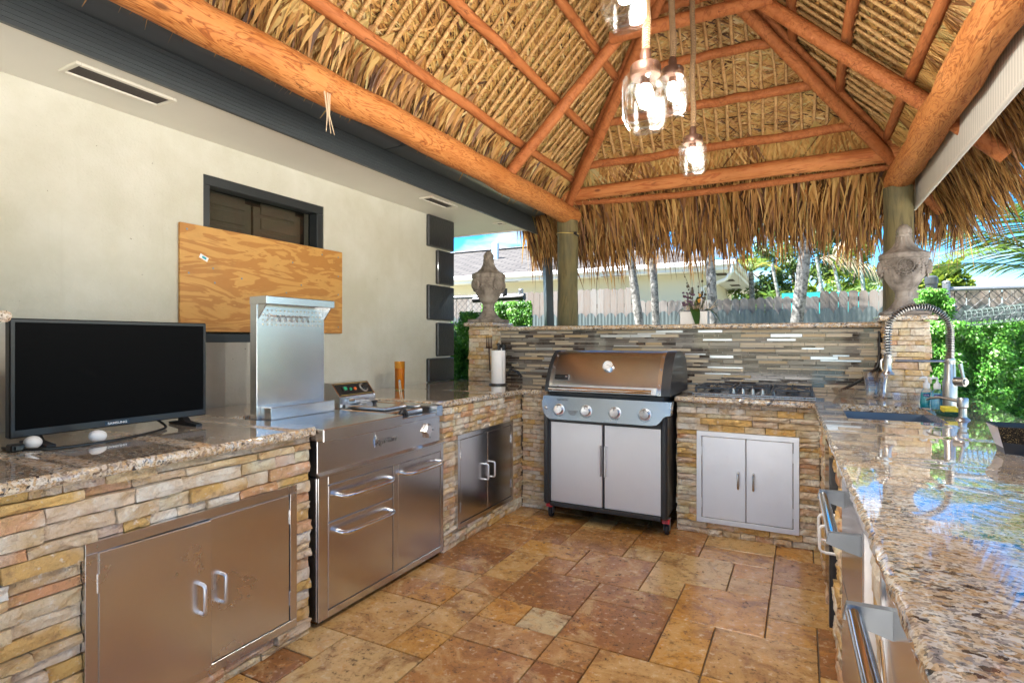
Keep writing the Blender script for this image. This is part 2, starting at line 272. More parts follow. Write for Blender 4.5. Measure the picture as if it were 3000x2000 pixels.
# ------------------------------------------------------------------ mesh helpers
class M:
    def __init__(s): s.v = []; s.f = []; s.c = None
    def add(s, vs, fs, var=None):
        o = len(s.v); s.v += [tuple(p) for p in vs]; s.f += [tuple(i + o for i in f) for f in fs]
        if var is not None:
            if s.c is None: s.c = [0.5] * o
            s.c += [var] * len(vs) if isinstance(var, (int, float)) else list(var)
        return s
    def box(s, x0, x1, y0, y1, z0, z1, b=0.0):
        if x0 > x1: x0, x1 = x1, x0
        if y0 > y1: y0, y1 = y1, y0
        if z0 > z1: z0, z1 = z1, z0
        b = min(b, (x1 - x0) * .49, (y1 - y0) * .49, (z1 - z0) * .49)
        if b <= 0:
            return s.add([(x0, y0, z0), (x1, y0, z0), (x1, y1, z0), (x0, y1, z0), (x0, y0, z1), (x1, y0, z1), (x1, y1, z1), (x0, y1, z1)],
                         [(0, 3, 2, 1), (4, 5, 6, 7), (0, 1, 5, 4), (1, 2, 6, 5), (2, 3, 7, 6), (3, 0, 4, 7)])
        vs = []; idx = {}
        for sx in (0, 1):
            for sy in (0, 1):
                for sz in (0, 1):
                    X = (x0, x1)[sx]; Y = (y0, y1)[sy]; Z = (z0, z1)[sz]; dx = b if sx == 0 else -b; dy = b if sy == 0 else -b; dz = b if sz == 0 else -b
                    for ax, p in enumerate(((X, Y + dy, Z + dz), (X + dx, Y, Z + dz), (X + dx, Y + dy, Z))):
                        idx[(sx, sy, sz, ax)] = len(vs); vs.append(p)
        I = lambda a, b_, c, ax: idx[(a, b_, c, ax)]
        fs = []
        for k in (0, 1):
            q = [I(k, 0, 0, 0), I(k, 1, 0, 0), I(k, 1, 1, 0), I(k, 0, 1, 0)]; fs.append(q if k else q[::-1])
            q = [I(0, k, 0, 1), I(0, k, 1, 1), I(1, k, 1, 1), I(1, k, 0, 1)]; fs.append(q if k else q[::-1])
            q = [I(0, 0, k, 2), I(1, 0, k, 2), I(1, 1, k, 2), I(0, 1, k, 2)]; fs.append(q if k else q[::-1])
        for a_ in (0, 1):
            for b_ in (0, 1):
                q = [I(a_, b_, 0, 0), I(a_, b_, 1, 0), I(a_, b_, 1, 1), I(a_, b_, 0, 1)]; fs.append(q if a_ ^ b_ else q[::-1])
                q = [I(a_, 0, b_, 0), I(a_, 1, b_, 0), I(a_, 1, b_, 2), I(a_, 0, b_, 2)]; fs.append(q[::-1] if a_ ^ b_ else q)
                q = [I(0, a_, b_, 1), I(1, a_, b_, 1), I(1, a_, b_, 2), I(0, a_, b_, 2)]; fs.append(q if a_ ^ b_ else q[::-1])
                for c_ in (0, 1):
                    t = [I(a_, b_, c_, 0), I(a_, b_, c_, 1), I(a_, b_, c_, 2)]; fs.append(t if (a_ + b_ + c_) % 2 else t[::-1])
        return s.add(vs, fs)
    def tube(s, pts, r, n=12, caps=True, var=None, rnd=0.0):
        pts = [Vector(p) for p in pts]; rs = r if isinstance(r, (list, tuple)) else [r] * len(pts)
        vs = []; up = None
        for i, p in enumerate(pts):
            d = (pts[min(i + 1, len(pts) - 1)] - pts[max(i - 1, 0)]).normalized()
            if up is None:
                up = Vector((0, 0, 1)) if abs(d.z) < .9 else Vector((1, 0, 0))
            a = d.cross(up).normalized(); up = a.cross(d).normalized()
            for k in range(n):
                t = 2 * math.pi * k / n; q = rs[i] * (1 + (random.uniform(-rnd, rnd) if rnd else 0))
                vs.append(p + (a * math.cos(t) + up * math.sin(t)) * q)
        fs = []
        for i in range(len(pts) - 1):
            for k in range(n):
                k2 = (k + 1) % n; fs.append((i * n + k, i * n + k2, (i + 1) * n + k2, (i + 1) * n + k))
        if caps: fs.append(tuple(range(n))[::-1]); fs.append(tuple(range((len(pts) - 1) * n, len(pts) * n)))
        return s.add(vs, fs, var)
    def lathe(s, prof, c=(0, 0, 0), n=32, flute=None, axis=2, caps=True, sq=0):
        vs = []
        for j, (r, z) in enumerate(prof):
            for k in range(n):
                t = 2 * math.pi * k / n; rr = r
                if flute: rr = flute(r, z, t)
                ct, st = math.cos(t), math.sin(t)
                if sq:
                    e = (abs(ct) ** sq + abs(st) ** sq) ** (-1 / sq); rr *= e
                p = [rr * ct, rr * st, z]
                if axis == 1: p = [p[0], -p[2], p[1]]
                elif axis == 0: p = [p[2], p[0], p[1]]
                vs.append((c[0] + p[0], c[1] + p[1], c[2] + p[2]))
        fs = []
        for j in range(len(prof) - 1):
            for k in range(n):
                k2 = (k + 1) % n; fs.append((j * n + k, j * n + k2, (j + 1) * n + k2, (j + 1) * n + k))
        if caps: fs.append(tuple(range(n))[::-1]); fs.append(tuple(range((len(prof) - 1) * n, len(prof) * n)))
        return s.add(vs, fs)
    def prism(s, poly, a0, a1, axis='x'):
        """poly: list of 2d; axis x -> (y,z), y -> (x,z), z -> (x,y)"""
        def P(p, a): return {'x': (a, p[0], p[1]), 'y': (p[0], a, p[1]), 'z': (p[0], p[1], a)}[axis]
        n = len(poly); vs = [P(p, a0) for p in poly] + [P(p, a1) for p in poly]
        fs = [(i, (i + 1) % n, n + (i + 1) % n, n + i) for i in range(n)] + [tuple(range(n))[::-1], tuple(range(n, 2 * n))]
        return s.add(vs, fs)
    def ball(s, c, r, n=12, m=8, sc=(1, 1, 1), var=None):
        vs = [(c[0], c[1], c[2] - r * sc[2])]; fs = []
        for j in range(1, m):
            ph = -math.pi / 2 + math.pi * j / m
            for k in range(n):
                t = 2 * math.pi * k / n; vs.append((c[0] + r * sc[0] * math.cos(ph) * math.cos(t), c[1] + r * sc[1] * math.cos(ph) * math.sin(t), c[2] + r * sc[2] * math.sin(ph)))
        vs.append((c[0], c[1], c[2] + r * sc[2])); L = len(vs) - 1
        for k in range(n):
            k2 = (k + 1) % n; fs.append((0, 1 + k2, 1 + k)); fs.append((L, 1 + (m - 2) * n + k, 1 + (m - 2) * n + k2))
            for j in range(m - 2): fs.append((1 + j * n + k, 1 + j * n + k2, 1 + (j + 1) * n + k2, 1 + (j + 1) * n + k))
        return s.add(vs, fs, var)

LOC = {}
def root(o):
    while o.parent: o = o.parent
    return o
def tag(o, label=None, cat=None, group=None, kind=None):
    if label: o['label'] = label
    if cat: o['category'] = cat
    if group: o['group'] = group
    if kind: o['kind'] = kind
    return o
def thing(name, label, cat, loc, group=None):
    o = bpy.data.objects.new(name, None); col.objects.link(o); o.location = loc; o.empty_display_size = .1
    LOC[o] = Vector(loc); return tag(o, label, cat, group)
def mesh(name, m, mat, smooth=False, off=None):
    me = bpy.data.meshes.new(name); off = off or Vector((0, 0, 0))
    me.from_pydata([(x - off[0], y - off[1], z - off[2]) for x, y, z in m.v], [], m.f)
    me.materials.append(MATS[mat])
    if smooth: me.polygons.foreach_set('use_smooth', [True] * len(me.polygons))
    if m.c is not None:
        at = me.attributes.new('var', 'FLOAT', 'POINT'); c = m.c + [.5] * (len(m.v) - len(m.c)); at.data.foreach_set('value', c)
    me.update(); return me
def autosmooth(me, ang=35):
    # mark sharp edges by face angle so that smooth shading keeps its creases
    import bmesh
    bm = bmesh.new(); bm.from_mesh(me); bmesh.ops.recalc_face_normals(bm, faces=bm.faces)
    for e in bm.edges:
        e.smooth = not (len(e.link_faces) == 2 and e.calc_face_angle(0) > R(ang))
    for f in bm.faces: f.smooth = True
    bm.to_mesh(me); bm.free()
def part(name, m, mat, parent=None, smooth=True, label=None, kind=None, cat=None, loc=None, group=None, ang=35):
    off = LOC[root(parent)] if parent else Vector(loc or (0, 0, 0))
    me = mesh(name, m, mat, False, off)
    if smooth: autosmooth(me, ang)
    o = bpy.data.objects.new(name, me); col.objects.link(o)
    if parent: o.parent = parent
    else: o.location = off; LOC[o] = Vector(off)
    return tag(o, label, cat, group, kind)
def text(name, body, size, mat, parent, loc, rot, depth=.001, sx=1.0, bold=False):
    cu = bpy.data.curves.new(name, 'FONT'); cu.body = body; cu.size = size; cu.extrude = depth; cu.align_x = 'CENTER'; cu.align_y = 'CENTER'
    if bold: cu.offset = size * .018
    t = bpy.data.objects.new('tmp_text', cu); col.objects.link(t); bpy.context.view_layer.update()
    dg = bpy.context.evaluated_depsgraph_get(); me = bpy.data.meshes.new_from_object(t.evaluated_get(dg)); bpy.data.objects.remove(t)
    me.materials.clear(); me.materials.append(MATS[mat]); me.name = name
    o = bpy.data.objects.new(name, me); col.objects.link(o); o.parent = parent
    o.location = Vector(loc) - LOC[root(parent)]; o.rotation_euler = rot; o.scale = (sx, 1, 1); return o
def inst(name, me, parent, mat4):
    o = bpy.data.objects.new(name, me); col.objects.link(o); o.parent = parent
    o.matrix_basis = Matrix.Translation(-LOC[root(parent)]) @ mat4; return o
def jit(a): return random.uniform(-a, a)

# ------------------------------------------------------------------ ground and tiled floor
gm = M(); gm.add([(-80, -60, -.05), (80, -60, -.05), (80, 120, -.05), (-80, 120, -.05)], [(0, 1, 2, 3)])
tag(part('ground', gm, 'ground_grass', smooth=False), kind='structure')
pm = M(); pm.box(-3.3, 3.6, -7.5, 5.9, -.049, -.004)
dk_ = M(); dk_.box(3.605, 11, -12, 5.9, -.049, -.006); dk_.box(-3.3, 3.6, -14, -7.505, -.049, -.006); tag(part('bounce_deck', dk_, 'patio', smooth=False), kind='structure')  # unseen pale paving added to bounce sunlight into the pavilion
floor = tag(part('patio_floor', pm, 'grout', smooth=False, loc=(0, 0, 0)), kind='structure')
TW = .203
gx = lambda i: -1.93 + TW * (i - .2)
gy = lambda j: TW * (j + .07)
known = [(5,7,11,13),(3,5,12,14),(3,4,11,12),(4,5,11,12),(3,5,10,11),(5,6,10,11),(6,8,9,11),(7,8,11,13),(5,7,13,14),(2,3,12,13),(4,6,14,16),(3,4,14,15),(2,3,13,15),(2,4,15,16),(2,3,16,17),(3,5,16,18),(5,6,16,17),(5,7,17,19),(6,7,14,15),(6,8,15,17),(0,2,13,15),(0,2,12,13),(1,2,11,12),(0,1,11,12),(2,3,10,12),(0,2,9,11),(7,9,13,15),(8,10,11,13),(3,5,8,10),(1,3,7,9),(2,3,9,10),(5,6,8,10),(1,2,17,18),(0,2,15,17)]
occ = set(); tiles = []
for t in known:
    cells = [(i, j) for i in range(t[0], t[1]) for j in range(t[2], t[3])]
    if any(c in occ for c in cells): continue
    occ.update(cells); tiles.append(t)
rt = random.Random(3)
I0, I1, J0, J1 = -1, 11, 0, 23
for j in range(J1 - 1, J0 - 1, -1):
    for i in range(I0, I1):
        if (i, j) in occ: continue
        opts = [(2, 2), (2, 3), (2, 1), (1, 2), (1, 1), (3, 2)]; rt.shuffle(opts); opts.append((1, 1))
        for w, h in opts:
            cells = [(i + p, j - q) for p in range(w) for q in range(h)]
            if all(c not in occ and c[0] < I1 and c[1] >= J0 for c in cells):
                occ.update(cells); tiles.append((i, i + w, j - h + 1, j + 1)); break
tile_meshes = {}
for (i0, i1, j0, j1) in tiles:
    w, h = i1 - i0, j1 - j0; key = (w, h, rt.randrange(3))
    if key not in tile_meshes:
        m = M(); m.box(0, w * TW - .004 - rt.random() * .002, 0, h * TW - .004 - rt.random() * .002, -.03, 0, .0025); tile_meshes[key] = mesh('floor_tile', m, 'travertine')
    inst('floor_tile', tile_meshes[key], floor, Matrix.Translation((gx(i0) + .002, gy(j0) + .002, .008 + jit(.0012))))
# big slabs continue outside the hut
sl_m = M(); sl_m.box(0, .6, 0, .6, -.03, 0, .003); slab_me = mesh('floor_slab', sl_m, 'patio')
for i in range(-5, 6):
    for j in range(-12, -2):
        inst('floor_slab', slab_me, floor, Matrix.Translation((i * .61, gy(J0) - .61 + (j + 3) * .61, .006)))

for i in range(2, 6):  # unseen pale slabs, added to bounce sun under the right eave
    for j in range(0, 9):
        inst('floor_slab', slab_me, floor, Matrix.Translation((i * .61 + .0, gy(J0) + j * .61, .006)))
# ------------------------------------------------------------------ stones
stone_var = []
for k in range(18):
    rs = random.Random(100 + k); m = M(); nx, ny = 4, 2; vs = []
    for j in range(ny + 1):
        for i in range(nx + 1):
            edge = (i in (0, nx)) or (j in (0, ny))
            x = i / nx + (0 if i in (0, nx) else rs.uniform(-.06, .06)); y = j / ny + (0 if j in (0, ny) else rs.uniform(-.12, .12))
            if i == 0: x += rs.uniform(.0, .012)
            if i == nx: x -= rs.uniform(.0, .012)
            if j == 0: y += rs.uniform(.01, .07)
            if j == ny: y -= rs.uniform(.01, .07)
            z = rs.uniform(.70, 1.02) if edge else rs.uniform(.74, 1.12)
            vs.append((x, y, z))
    W = nx + 1; fs = [(j * W + i, j * W + i + 1, (j + 1) * W + i + 1, (j + 1) * W + i) for j in range(ny) for i in range(nx)]
    ring = [i for i in range(W)] + [j * W + nx for j in range(1, ny + 1)] + [ny * W + i for i in range(nx - 1, -1, -1)] + [j * W for j in range(ny - 1, 0, -1)]
    base = len(vs)
    for r_ in ring: vs.append((vs[r_][0], vs[r_][1], 0))
    for q in range(len(ring)): q2 = (q + 1) % len(ring); fs.append((ring[q], base + q, base + q2, ring[q2]))
    m.add(vs, fs); me = mesh('stone', m, 'veneer_stone'); stone_var.append(me)
def stones(parent, origin, ax, length, z0, z1, openings=(), depth=.03, rseed=0, hs=(.026, .047), ls=(.07, .24)):
    """clad the vertical face that starts at origin, runs along unit ax (xy), facing ax x z"""
    rs = random.Random(rseed); ax = Vector((ax[0], ax[1], 0)).normalized(); nrm = ax.cross(Vector((0, 0, 1)))
    cuts = sorted(set([z0, z1] + [o[2] for o in openings] + [o[3] for o in openings])); cuts = [c for c in cuts if z0 <= c <= z1]
    rows = []
    for a_, b_ in zip(cuts, cuts[1:]):
        H = b_ - a_
        if H < .008: continue
        n = max(1, round(H / ((hs[0] + hs[1]) / 2))); ws = [rs.uniform(.72, 1.28) for _ in range(n)]; t = sum(ws); z = a_
        for w in ws: rows.append((z, z + w / t * H)); z += w / t * H
    for (za, zb) in rows:
        segs = [(0, length)]
        for (s0, s1, oz0, oz1) in openings:
            if zb > oz0 + .002 and za < oz1 - .002:
                new = []
                for (p, q) in segs:
                    if s0 > p: new.append((p, min(q, s0)))
                    if s1 < q: new.append((max(p, s1), q))
                segs = new
        for (p, q) in segs:
            if q - p < .012: continue
            x = p
            while x < q - .001:
                L = rs.uniform(*ls) * (1.25 if rs.random() < .2 else 1)
                if q - (x + L) < .05: L = q - x
                d = depth * rs.uniform(.62, 1.5)
                o = Vector(origin) + ax * (x + .0008); o.z = za + .0006
                mt = Matrix.Identity(4)
                for r_ in range(3):
                    mt[r_][0] = ax[r_] * (L - .0016); mt[r_][1] = (0, 0, 1)[r_] * (zb - za - .0012); mt[r_][2] = nrm[r_] * d; mt[r_][3] = o[r_]
                inst('stone', rs.choice(stone_var), parent, mt); x += L

def slab(name, outer, z0, z1, parent, holes=(), rough=.004, step=.025, mat='granite', rough_edges=None, label=None):
    """counter slab with rock-faced rounded edge"""
    m = M(); rs = random.Random(len(outer) * 17 + int(z0 * 100) + int(abs(outer[0][0] * 100)))
    loops = []
    def ring(poly, sign, isout):
        pts = []; n = len(poly)
        for i in range(n):
            p, q = Vector(poly[i] + (0,)), Vector(poly[(i + 1) % n] + (0,)); L = (q - p).length; k = max(1, int(L / step))
            nr = (q - p).normalized().cross(Vector((0, 0, 1))) * sign
            do = (rough_edges is None or i in rough_edges) and isout
            for t in range(k): pts.append((p + (q - p) * (t / k), nr, do))
        return pts
    layers = [(0, -.004), (.15, .001), (.4, .004), (.7, .004), (.9, .0), (1, -.005)]
    tops = []
    for poly, sign, isout in [(outer, 1, True)] + [(h, 1, False) for h in holes]:
        P = ring(poly, sign, isout); n = len(P); o0 = len(m.v); vs = []
        for (f, ex) in layers:
            for (p, nr, do) in P:
                e = (ex * 1.3 + rs.uniform(-rough, rough) * .6) if do else 0
                vs.append((p.x + nr.x * e, p.y + nr.y * e, z0 + (z1 - z0) * f + (rs.uniform(-.0015, .0015) if do and 0 < f < 1 else 0)))
        fs = []
        for l in range(len(layers) - 1):
            for i in range(n):
                i2 = (i + 1) % n; fs.append((l * n + i, l * n + i2, (l + 1) * n + i2, (l + 1) * n + i))
        m.add(vs, fs); tops.append([o0 + (len(layers) - 1) * n + i for i in range(n)])
    loopsv = [[Vector(m.v[i]) for i in t] for t in tops]; flat = [i for t in tops for i in t]
    for tri in tessellate_polygon(loopsv): m.f.append(tuple(flat[k] for k in tri))
    bots = [[t - (len(layers) - 1) * len(tp) for t in tp] for tp in tops]; fb = [i for t in bots for i in t]
    for tri in tessellate_polygon([[Vector(m.v[i]) for i in t] for t in bots]): m.f.append(tuple(fb[k] for k in tri))
    return part(name, m, mat, parent, label=label, ang=22)

def bar_handle(m, p, q, out, r=.008, bend=.03):
    """D-shaped pull: from p out, along to q, back"""
    p, q, out = Vector(p), Vector(q), Vector(out); d = (q - p).normalized()
    pts = [p, p + out * .6, p + out * .9 + d * bend * .3, p + out + d * bend]
    pts += [q + out - d * bend, q + out * .9 - d * bend * .3, q + out * .6, q]
    m.tube(pts, r, 12); return m

def access_doors(parent, side, a0, a1, z0, z1, face, fw=.033, mat='steel', ajar=None, handle='steel', swap=False):
    """double access door in a frame; side 'x': plane x=face, spans y a0..a1, faces +x; 'y': plane y=face, spans x, faces -y"""
    def bx(m, s0, s1, d0, d1, za, zb, b=.002):
        if side == 'x': m.box(face + d0, face + d1, s0, s1, za, zb, b)
        else: m.box(s0, s1, face - d1, face - d0, za, zb, b)
    for (s0, s1, za, zb) in ((a0, a1, z1 - fw, z1), (a0, a1, z0, z0 + fw), (a0, a0 + fw, z0 + fw, z1 - fw), (a1 - fw, a1, z0 + fw, z1 - fw)):
        m = M(); bx(m, s0, s1, -.02, .012, za, zb, .0008); part('door_frame', m, mat, parent)
    m = M(); bx(m, a0 + fw, a1 - fw, -.30, -.28, z0 + fw, z1 - fw); part('door_recess', m, 'black_metal', parent)
    mid = (a0 + a1) / 2
    for k, (s0, s1) in enumerate(((a0 + fw + .003, mid - .0015), (mid + .0015, a1 - fw - .003))):
        m = M(); bx(m, s0, s1, -.01, .010, z0 + fw + .003, z1 - fw - .003, .003); d = part('door', m, mat, parent)
        hs = mid - .045 if k == 0 else mid + .045; zc = (z0 + z1) / 2 + .0
        hm = M()
        if side == 'x': bar_handle(hm, (face + .010, hs, zc - .052), (face + .010, hs, zc + .052), (.032, 0, 0), .0065, .012)
        else: bar_handle(hm, (hs, face - .010, zc - .052), (hs, face - .010, zc + .052), (0, -.032, 0), .0065, .012)
        h = part('handle', hm, handle, d)
        for zz in (z0 + .13, z1 - .13):
            m = M(); e = a0 + fw + .0015 if k == 0 else a1 - fw - .0015; bx(m, e - .003, e + .003, .006, .016, zz - .03, zz + .03, .001); part('hinge', m, mat, d)
        if ajar == k:
            # swing about the outer edge
            pv = s0 if k == 0 else s1; L = LOC[root(d)]
            pvw = Vector((face, pv, 0)) if side == 'x' else Vector((pv, face, 0))
            Rm = Matrix.Translation(pvw - L) @ Matrix.Rotation(R(-3.2 if k == 0 else 3.2), 4, 'Z') @ Matrix.Translation(-(pvw - L)); d.matrix_basis = Rm

FX = -1.93     # stone face, left run
BY = 3.88      # stone face, back run
TOP0, TOP1 = .882, .92
WX = -2.95     # house wall
TY = 4.58      # mosaic face
def redge(y): return .065 + (3.86 - y) * .0225      # inner granite edge of the right run
# --- near left counter
SD = .03
cA = thing('stone_counter', 'stacked stone counter under the television with two large stainless access doors', 'counter', (-2.4, 1.0, 0), 'stacked stone counters')
m = M(); m.box(WX + .02, FX - SD, -.9, 1.772, 0, TOP0 - .002); part('core', m, 'mortar', cA, smooth=False)
stones(cA, (FX - SD, .25, 0), (0, 1), 1.772 - .25, 0.008, TOP0 - .002, [(.897 - .25, 1.69 - .25, .08, .683)], SD * 1.15, 1, (.033, .054), (.08, .25))
slab('countertop', [(WX + .015, -.9), (-1.885, -.9), (-1.885, 1.76), (-1.905, 1.778), (WX + .015, 1.778)], TOP0, TOP1, cA, rough_edges=(1, 2, 3), rough=.0045)
access_doors(cA, 'x', .897, 1.69, .08, .683, FX + .002, .034, 'steel_worn', ajar=0, handle='steel_white')
# --- corner counter (left far + left of grill)
cB = thing('stone_counter', 'stacked stone corner counter with paper towel and dark stainless access doors beside the fryer cart', 'counter', (-2.4, 3.6, 0), 'stacked stone counters')
m = M(); m.prism([(WX + .02, 1.79), (-2.50, 1.79), (-2.50, 2.80), (FX - SD, 2.80), (FX - SD, BY + SD), (-1.712, BY + SD), (-1.712, TY + .0), (WX + .02, TY + .0)], 0, TOP0 - .002, 'z'); part('core', m, 'mortar', cB, smooth=False)
stones(cB, (FX - SD, 2.802, 0), (0, 1), BY - 2.802, .008, TOP0 - .002, [(2.945 - 2.802, 3.70 - 2.802, .11, .70)], SD, 2, (.024, .044), (.06, .17))
stones(cB, (FX, BY + SD, 0), (1, 0), -1.712 - FX, .008, TOP0 - .002, [], SD, 3, (.024, .044), (.06, .15))
stones(cB, (-1.712, BY + SD, 0), (0, 1), TY - BY - SD, .008, TOP0 - .002, [], .012, 4)
slab('countertop', [(WX + .015, 1.782), (-2.47, 1.782), (-2.47, 2.795), (-1.965, 2.795), (-1.90, 3.80), (-1.86, BY - .035), (-1.70, BY - .035), (-1.70, TY - .004), (WX + .015, TY - .004)], TOP0, TOP1, cB, rough_edges=(2, 3, 4, 5), rough=.004)
access_doors(cB, 'x', 2.945, 3.70, .11, .70, FX + .002, .03, 'steel', handle='steel_white')
# --- right counter with cooktop and sink
cC = thing('stone_counter', 'long stacked stone counter with the cooktop, sink and chrome-handled drawers', 'counter', (.5, 3.0, 0), 'stacked stone counters')
rf = lambda y: redge(y) + .03
m = M(); m.prism([(-.755, BY + SD), (rf(BY) + SD, BY + SD), (rf(.0) + SD, 0.0), (.86, 0.0), (.86, 3.0), (.93, TY), (-.755, TY)], 0, .70, 'z'); part('core', m, 'mortar', cC, smooth=False)
m = M(); m.prism([(-.755, BY + SD), (rf(BY) + SD, BY + SD), (rf(.0) + SD, 0.0), (.17, 0), (.17, 3.13), (.19, 3.9), (.93, 3.9), (.93, TY), (-.755, TY)], .70, TOP0 - .002, 'z'); part('upper_core', m, 'mortar', cC, smooth=False)
stones(cC, (-.755, BY + SD, 0), (1, 0), rf(BY) + .755, .008, TOP0 - .002, [(-.626 + .755, -.017 + .755, .092, .695)], SD, 5, (.026, .046), (.06, .22))
stones(cC, (-.755, TY - .01, 0), (0, -1), TY - BY - .05, .008, TOP0 - .002, [], .012, 6)
access_doors(cC, 'y', -.626, -.017, .092, .695, BY + .001, .032, 'steel_white', handle='steel')
rd = Vector((redge(.3) - redge(3.85), .3 - 3.85)); RL = rd.length
pr = lambda y: (3.85 - y) / 3.55 * RL
stones(cC, (rf(3.85) + SD, 3.85, 0), (rd.x, rd.y), RL, .008, TOP0 - .002, [(pr(3.30), pr(2.72), .10, .80), (pr(2.34), pr(1.62), .10, .845), (pr(1.36), pr(.55), .10, .845)], SD, 7, (.03, .052), (.08, .24))
sink_hole = [(.195, 3.155), (.592, 3.155), (.592, 3.835), (.195, 3.835)]
slab('countertop', [(-.765, BY - .035), (redge(3.86) - .03, BY - .035), (redge(3.80), 3.79), (redge(0), 0), (.93, 0), (.93, 3.3), (1.0, TY - .004), (-.765, TY - .004)], TOP0, TOP1, cC, holes=[sink_hole], rough_edges=(0, 1, 2, 4, 5), rough=.004)
# sink
m = M(); x0, x1, y0, y1 = .188, .60, 3.148, 3.842
m.add([(x0, y0, .879), (x1, y0, .879), (x1, y1, .879), (x0, y1, .879), (x0 + .012, y0 + .012, .70), (x1 - .012, y0 + .012, .70), (x1 - .012, y1 - .012, .70), (x0 + .012, y1 - .012, .70)],
      [(0, 1, 5, 4), (1, 2, 6, 5), (2, 3, 7, 6), (3, 0, 4, 7), (4, 5, 6, 7)])
sk = part('sink_basin', m, 'sink_steel', cC, smooth=False)
m = M(); m.lathe([(.045, .7005), (.045, .704), (.03, .7045), (.028, .701)], (.40, 3.5, 0), 20); part('drain', m, 'chrome', sk)
# right run appliances
def rpanel(name, ya, yb, z0, z1, mat, d0=-.03, d1=.004, parent=cC, b=.003):
    m = M(); f = lambda y, d: rf(y) - d
    m.add([(f(ya, d0), ya, z0), (f(ya, d1), ya, z0), (f(ya, d1), ya, z1), (f(ya, d0), ya, z1), (f(yb, d0), yb, z0), (f(yb, d1), yb, z0), (f(yb, d1), yb, z1), (f(yb, d0), yb, z1)],
          [(0, 1, 2, 3), (7, 6, 5, 4), (1, 5, 6, 2), (0, 3, 7, 4), (3, 2, 6, 7), (0, 4, 5, 1)])
    return part(name, m, mat, parent)
def chrome_rail(ya, yb, z, parent, reach=.066):
    m = M(); xr = lambda y: rf(y) - reach
    m.tube([(xr(ya), ya, z), (xr((ya + yb) / 2), (ya + yb) / 2, z), (xr(yb), yb, z)], .0155, 18); rail = part('handle', m, 'chrome', parent)
    for y in (ya + .003, yb - .003):
        m = M(); m.prism([(xr(y) - .018, z - .012), (xr(y) - .012, z + .018), (rf(y) - .004, z + .020), (rf(y) - .004, z - .036), (xr(y) + .01, z - .022)], y - .009, y + .009, 'y'); part('bracket', m, 'galvanised', rail)
d1 = rpanel('drawer', 1.64, 2.32, .46, .842, 'steel'); chrome_rail(1.76, 2.25, .755, d1)
d1b = rpanel('lower_drawer', 1.64, 2.32, .105, .452, 'steel')
rpanel('drawer_trim', 1.60, 1.638, .10, .846, 'steel_white', -.03, .012)
d2 = rpanel('drawer', .57, 1.34, .46, .842, 'steel'); chrome_rail(.62, 1.26, .775, d2); rpanel('lower_drawer', .57, 1.34, .105, .452, 'steel')
rpanel('drawer_trim', 1.342, 1.362, .10, .846, 'steel_white', -.03, .010)
fr = rpanel('fridge_door', 2.74, 3.28, .105, .795, 'black_gloss')
rpanel('fridge_frame', 2.70, 2.735, .09, .80, 'black_metal', -.03, .02)
for zc_, yy in ((.52, 2.66), (.49, 2.60)):
    m = M(); bar_handle(m, (rf(yy) - .001, yy, zc_ - .055), (rf(yy) - .001, yy, zc_ + .055), (-.06, 0, 0), .006, .015); part('handle', m, 'white_plastic', fr)
m = M(); m.tube([(rf(1.33) - .012, 1.33, .70), (rf(1.1) - .02, 1.1, .55), (rf(.8) - .02, .8, .30)], .0035, 8); m.ball((rf(1.17) - .018, 1.17, .592), .009); part('thin_rod', m, 'chrome', d2)  # thin slanted rod with a small ball on it
# --- bar wall with mosaic
bw = thing('bar_wall', 'raised bar wall clad in striped beige and brown mosaic tile with granite ledge', 'wall', (-1.0, TY + .12, 0))
m = M(); m.box(-2.53, .50, TY + .006, TY + .24, .0, 1.383); part('core', m, 'tile_grout', bw, smooth=False)
slab('bar_ledge', [(-2.54, TY - .05), (.505, TY - .05), (.505, TY + .33), (-2.54, TY + .33)], 1.385, 1.422, bw, rough_edges=(0,), rough=.003)
rs = random.Random(11); z = .9215; rows = []
pat = [.0225, .0105, .0205, .0105, .0125, .0195, .0095, .0105, .0215, .0115, .0145, .0095]
k = 0
while z < 1.380:
    h = pat[k % len(pat)] * rs.uniform(.95, 1.05); k += 1
    if z + h > 1.381: h = 1.381 - z
    if h < .004: break
    rows.append((z, h)); z += h + .0022
tl = []
for (z, h) in rows:
    x = -2.50; big = h > .018; kind0 = rs.random()
    while x < .484:
        L = rs.choice([.055, .075, .10]) if rs.random() < .35 else rs.uniform(.13, .26)
        if .484 - (x + L) < .03: L = .484 - x
        if big: mt = rs.choices(['tile_beige', 'tile_tan', 'tile_dark', 'tile_metal', 'tile_grey'], [3.6, 1.1, 3.6, 1.1, 1.0])[0]
        else: mt = rs.choices(['tile_taupe', 'tile_grey', 'tile_beige', 'tile_dark', 'tile_metal'], [4.4, 2.2, 1.5, 2.6, .9])[0]
        if mt in ('tile_dark',) and big: L = min(L, .11)
        if mt == 'tile_metal' and L < .1: mt = 'tile_taupe'
        tl.append((L * h, x, z, L, h, mt)); x += L + .0022
tl.sort(key=lambda t: -t[0]); unit = {}
for mt in ('tile_beige', 'tile_tan', 'tile_dark', 'tile_metal', 'tile_grey', 'tile_taupe'):
    m = M(); m.add([(0, 0, 0), (1, 0, 0), (1, 0, 1), (0, 0, 1), (.012, -1, .05), (.988, -1, .05), (.988, -1, .95), (.012, -1, .95)], [(4, 5, 6, 7), (0, 1, 5, 4), (1, 2, 6, 5), (2, 3, 7, 6), (3, 0, 4, 7)]); unit[mt] = mesh('mosaic_tile', m, mt)
rest = {}
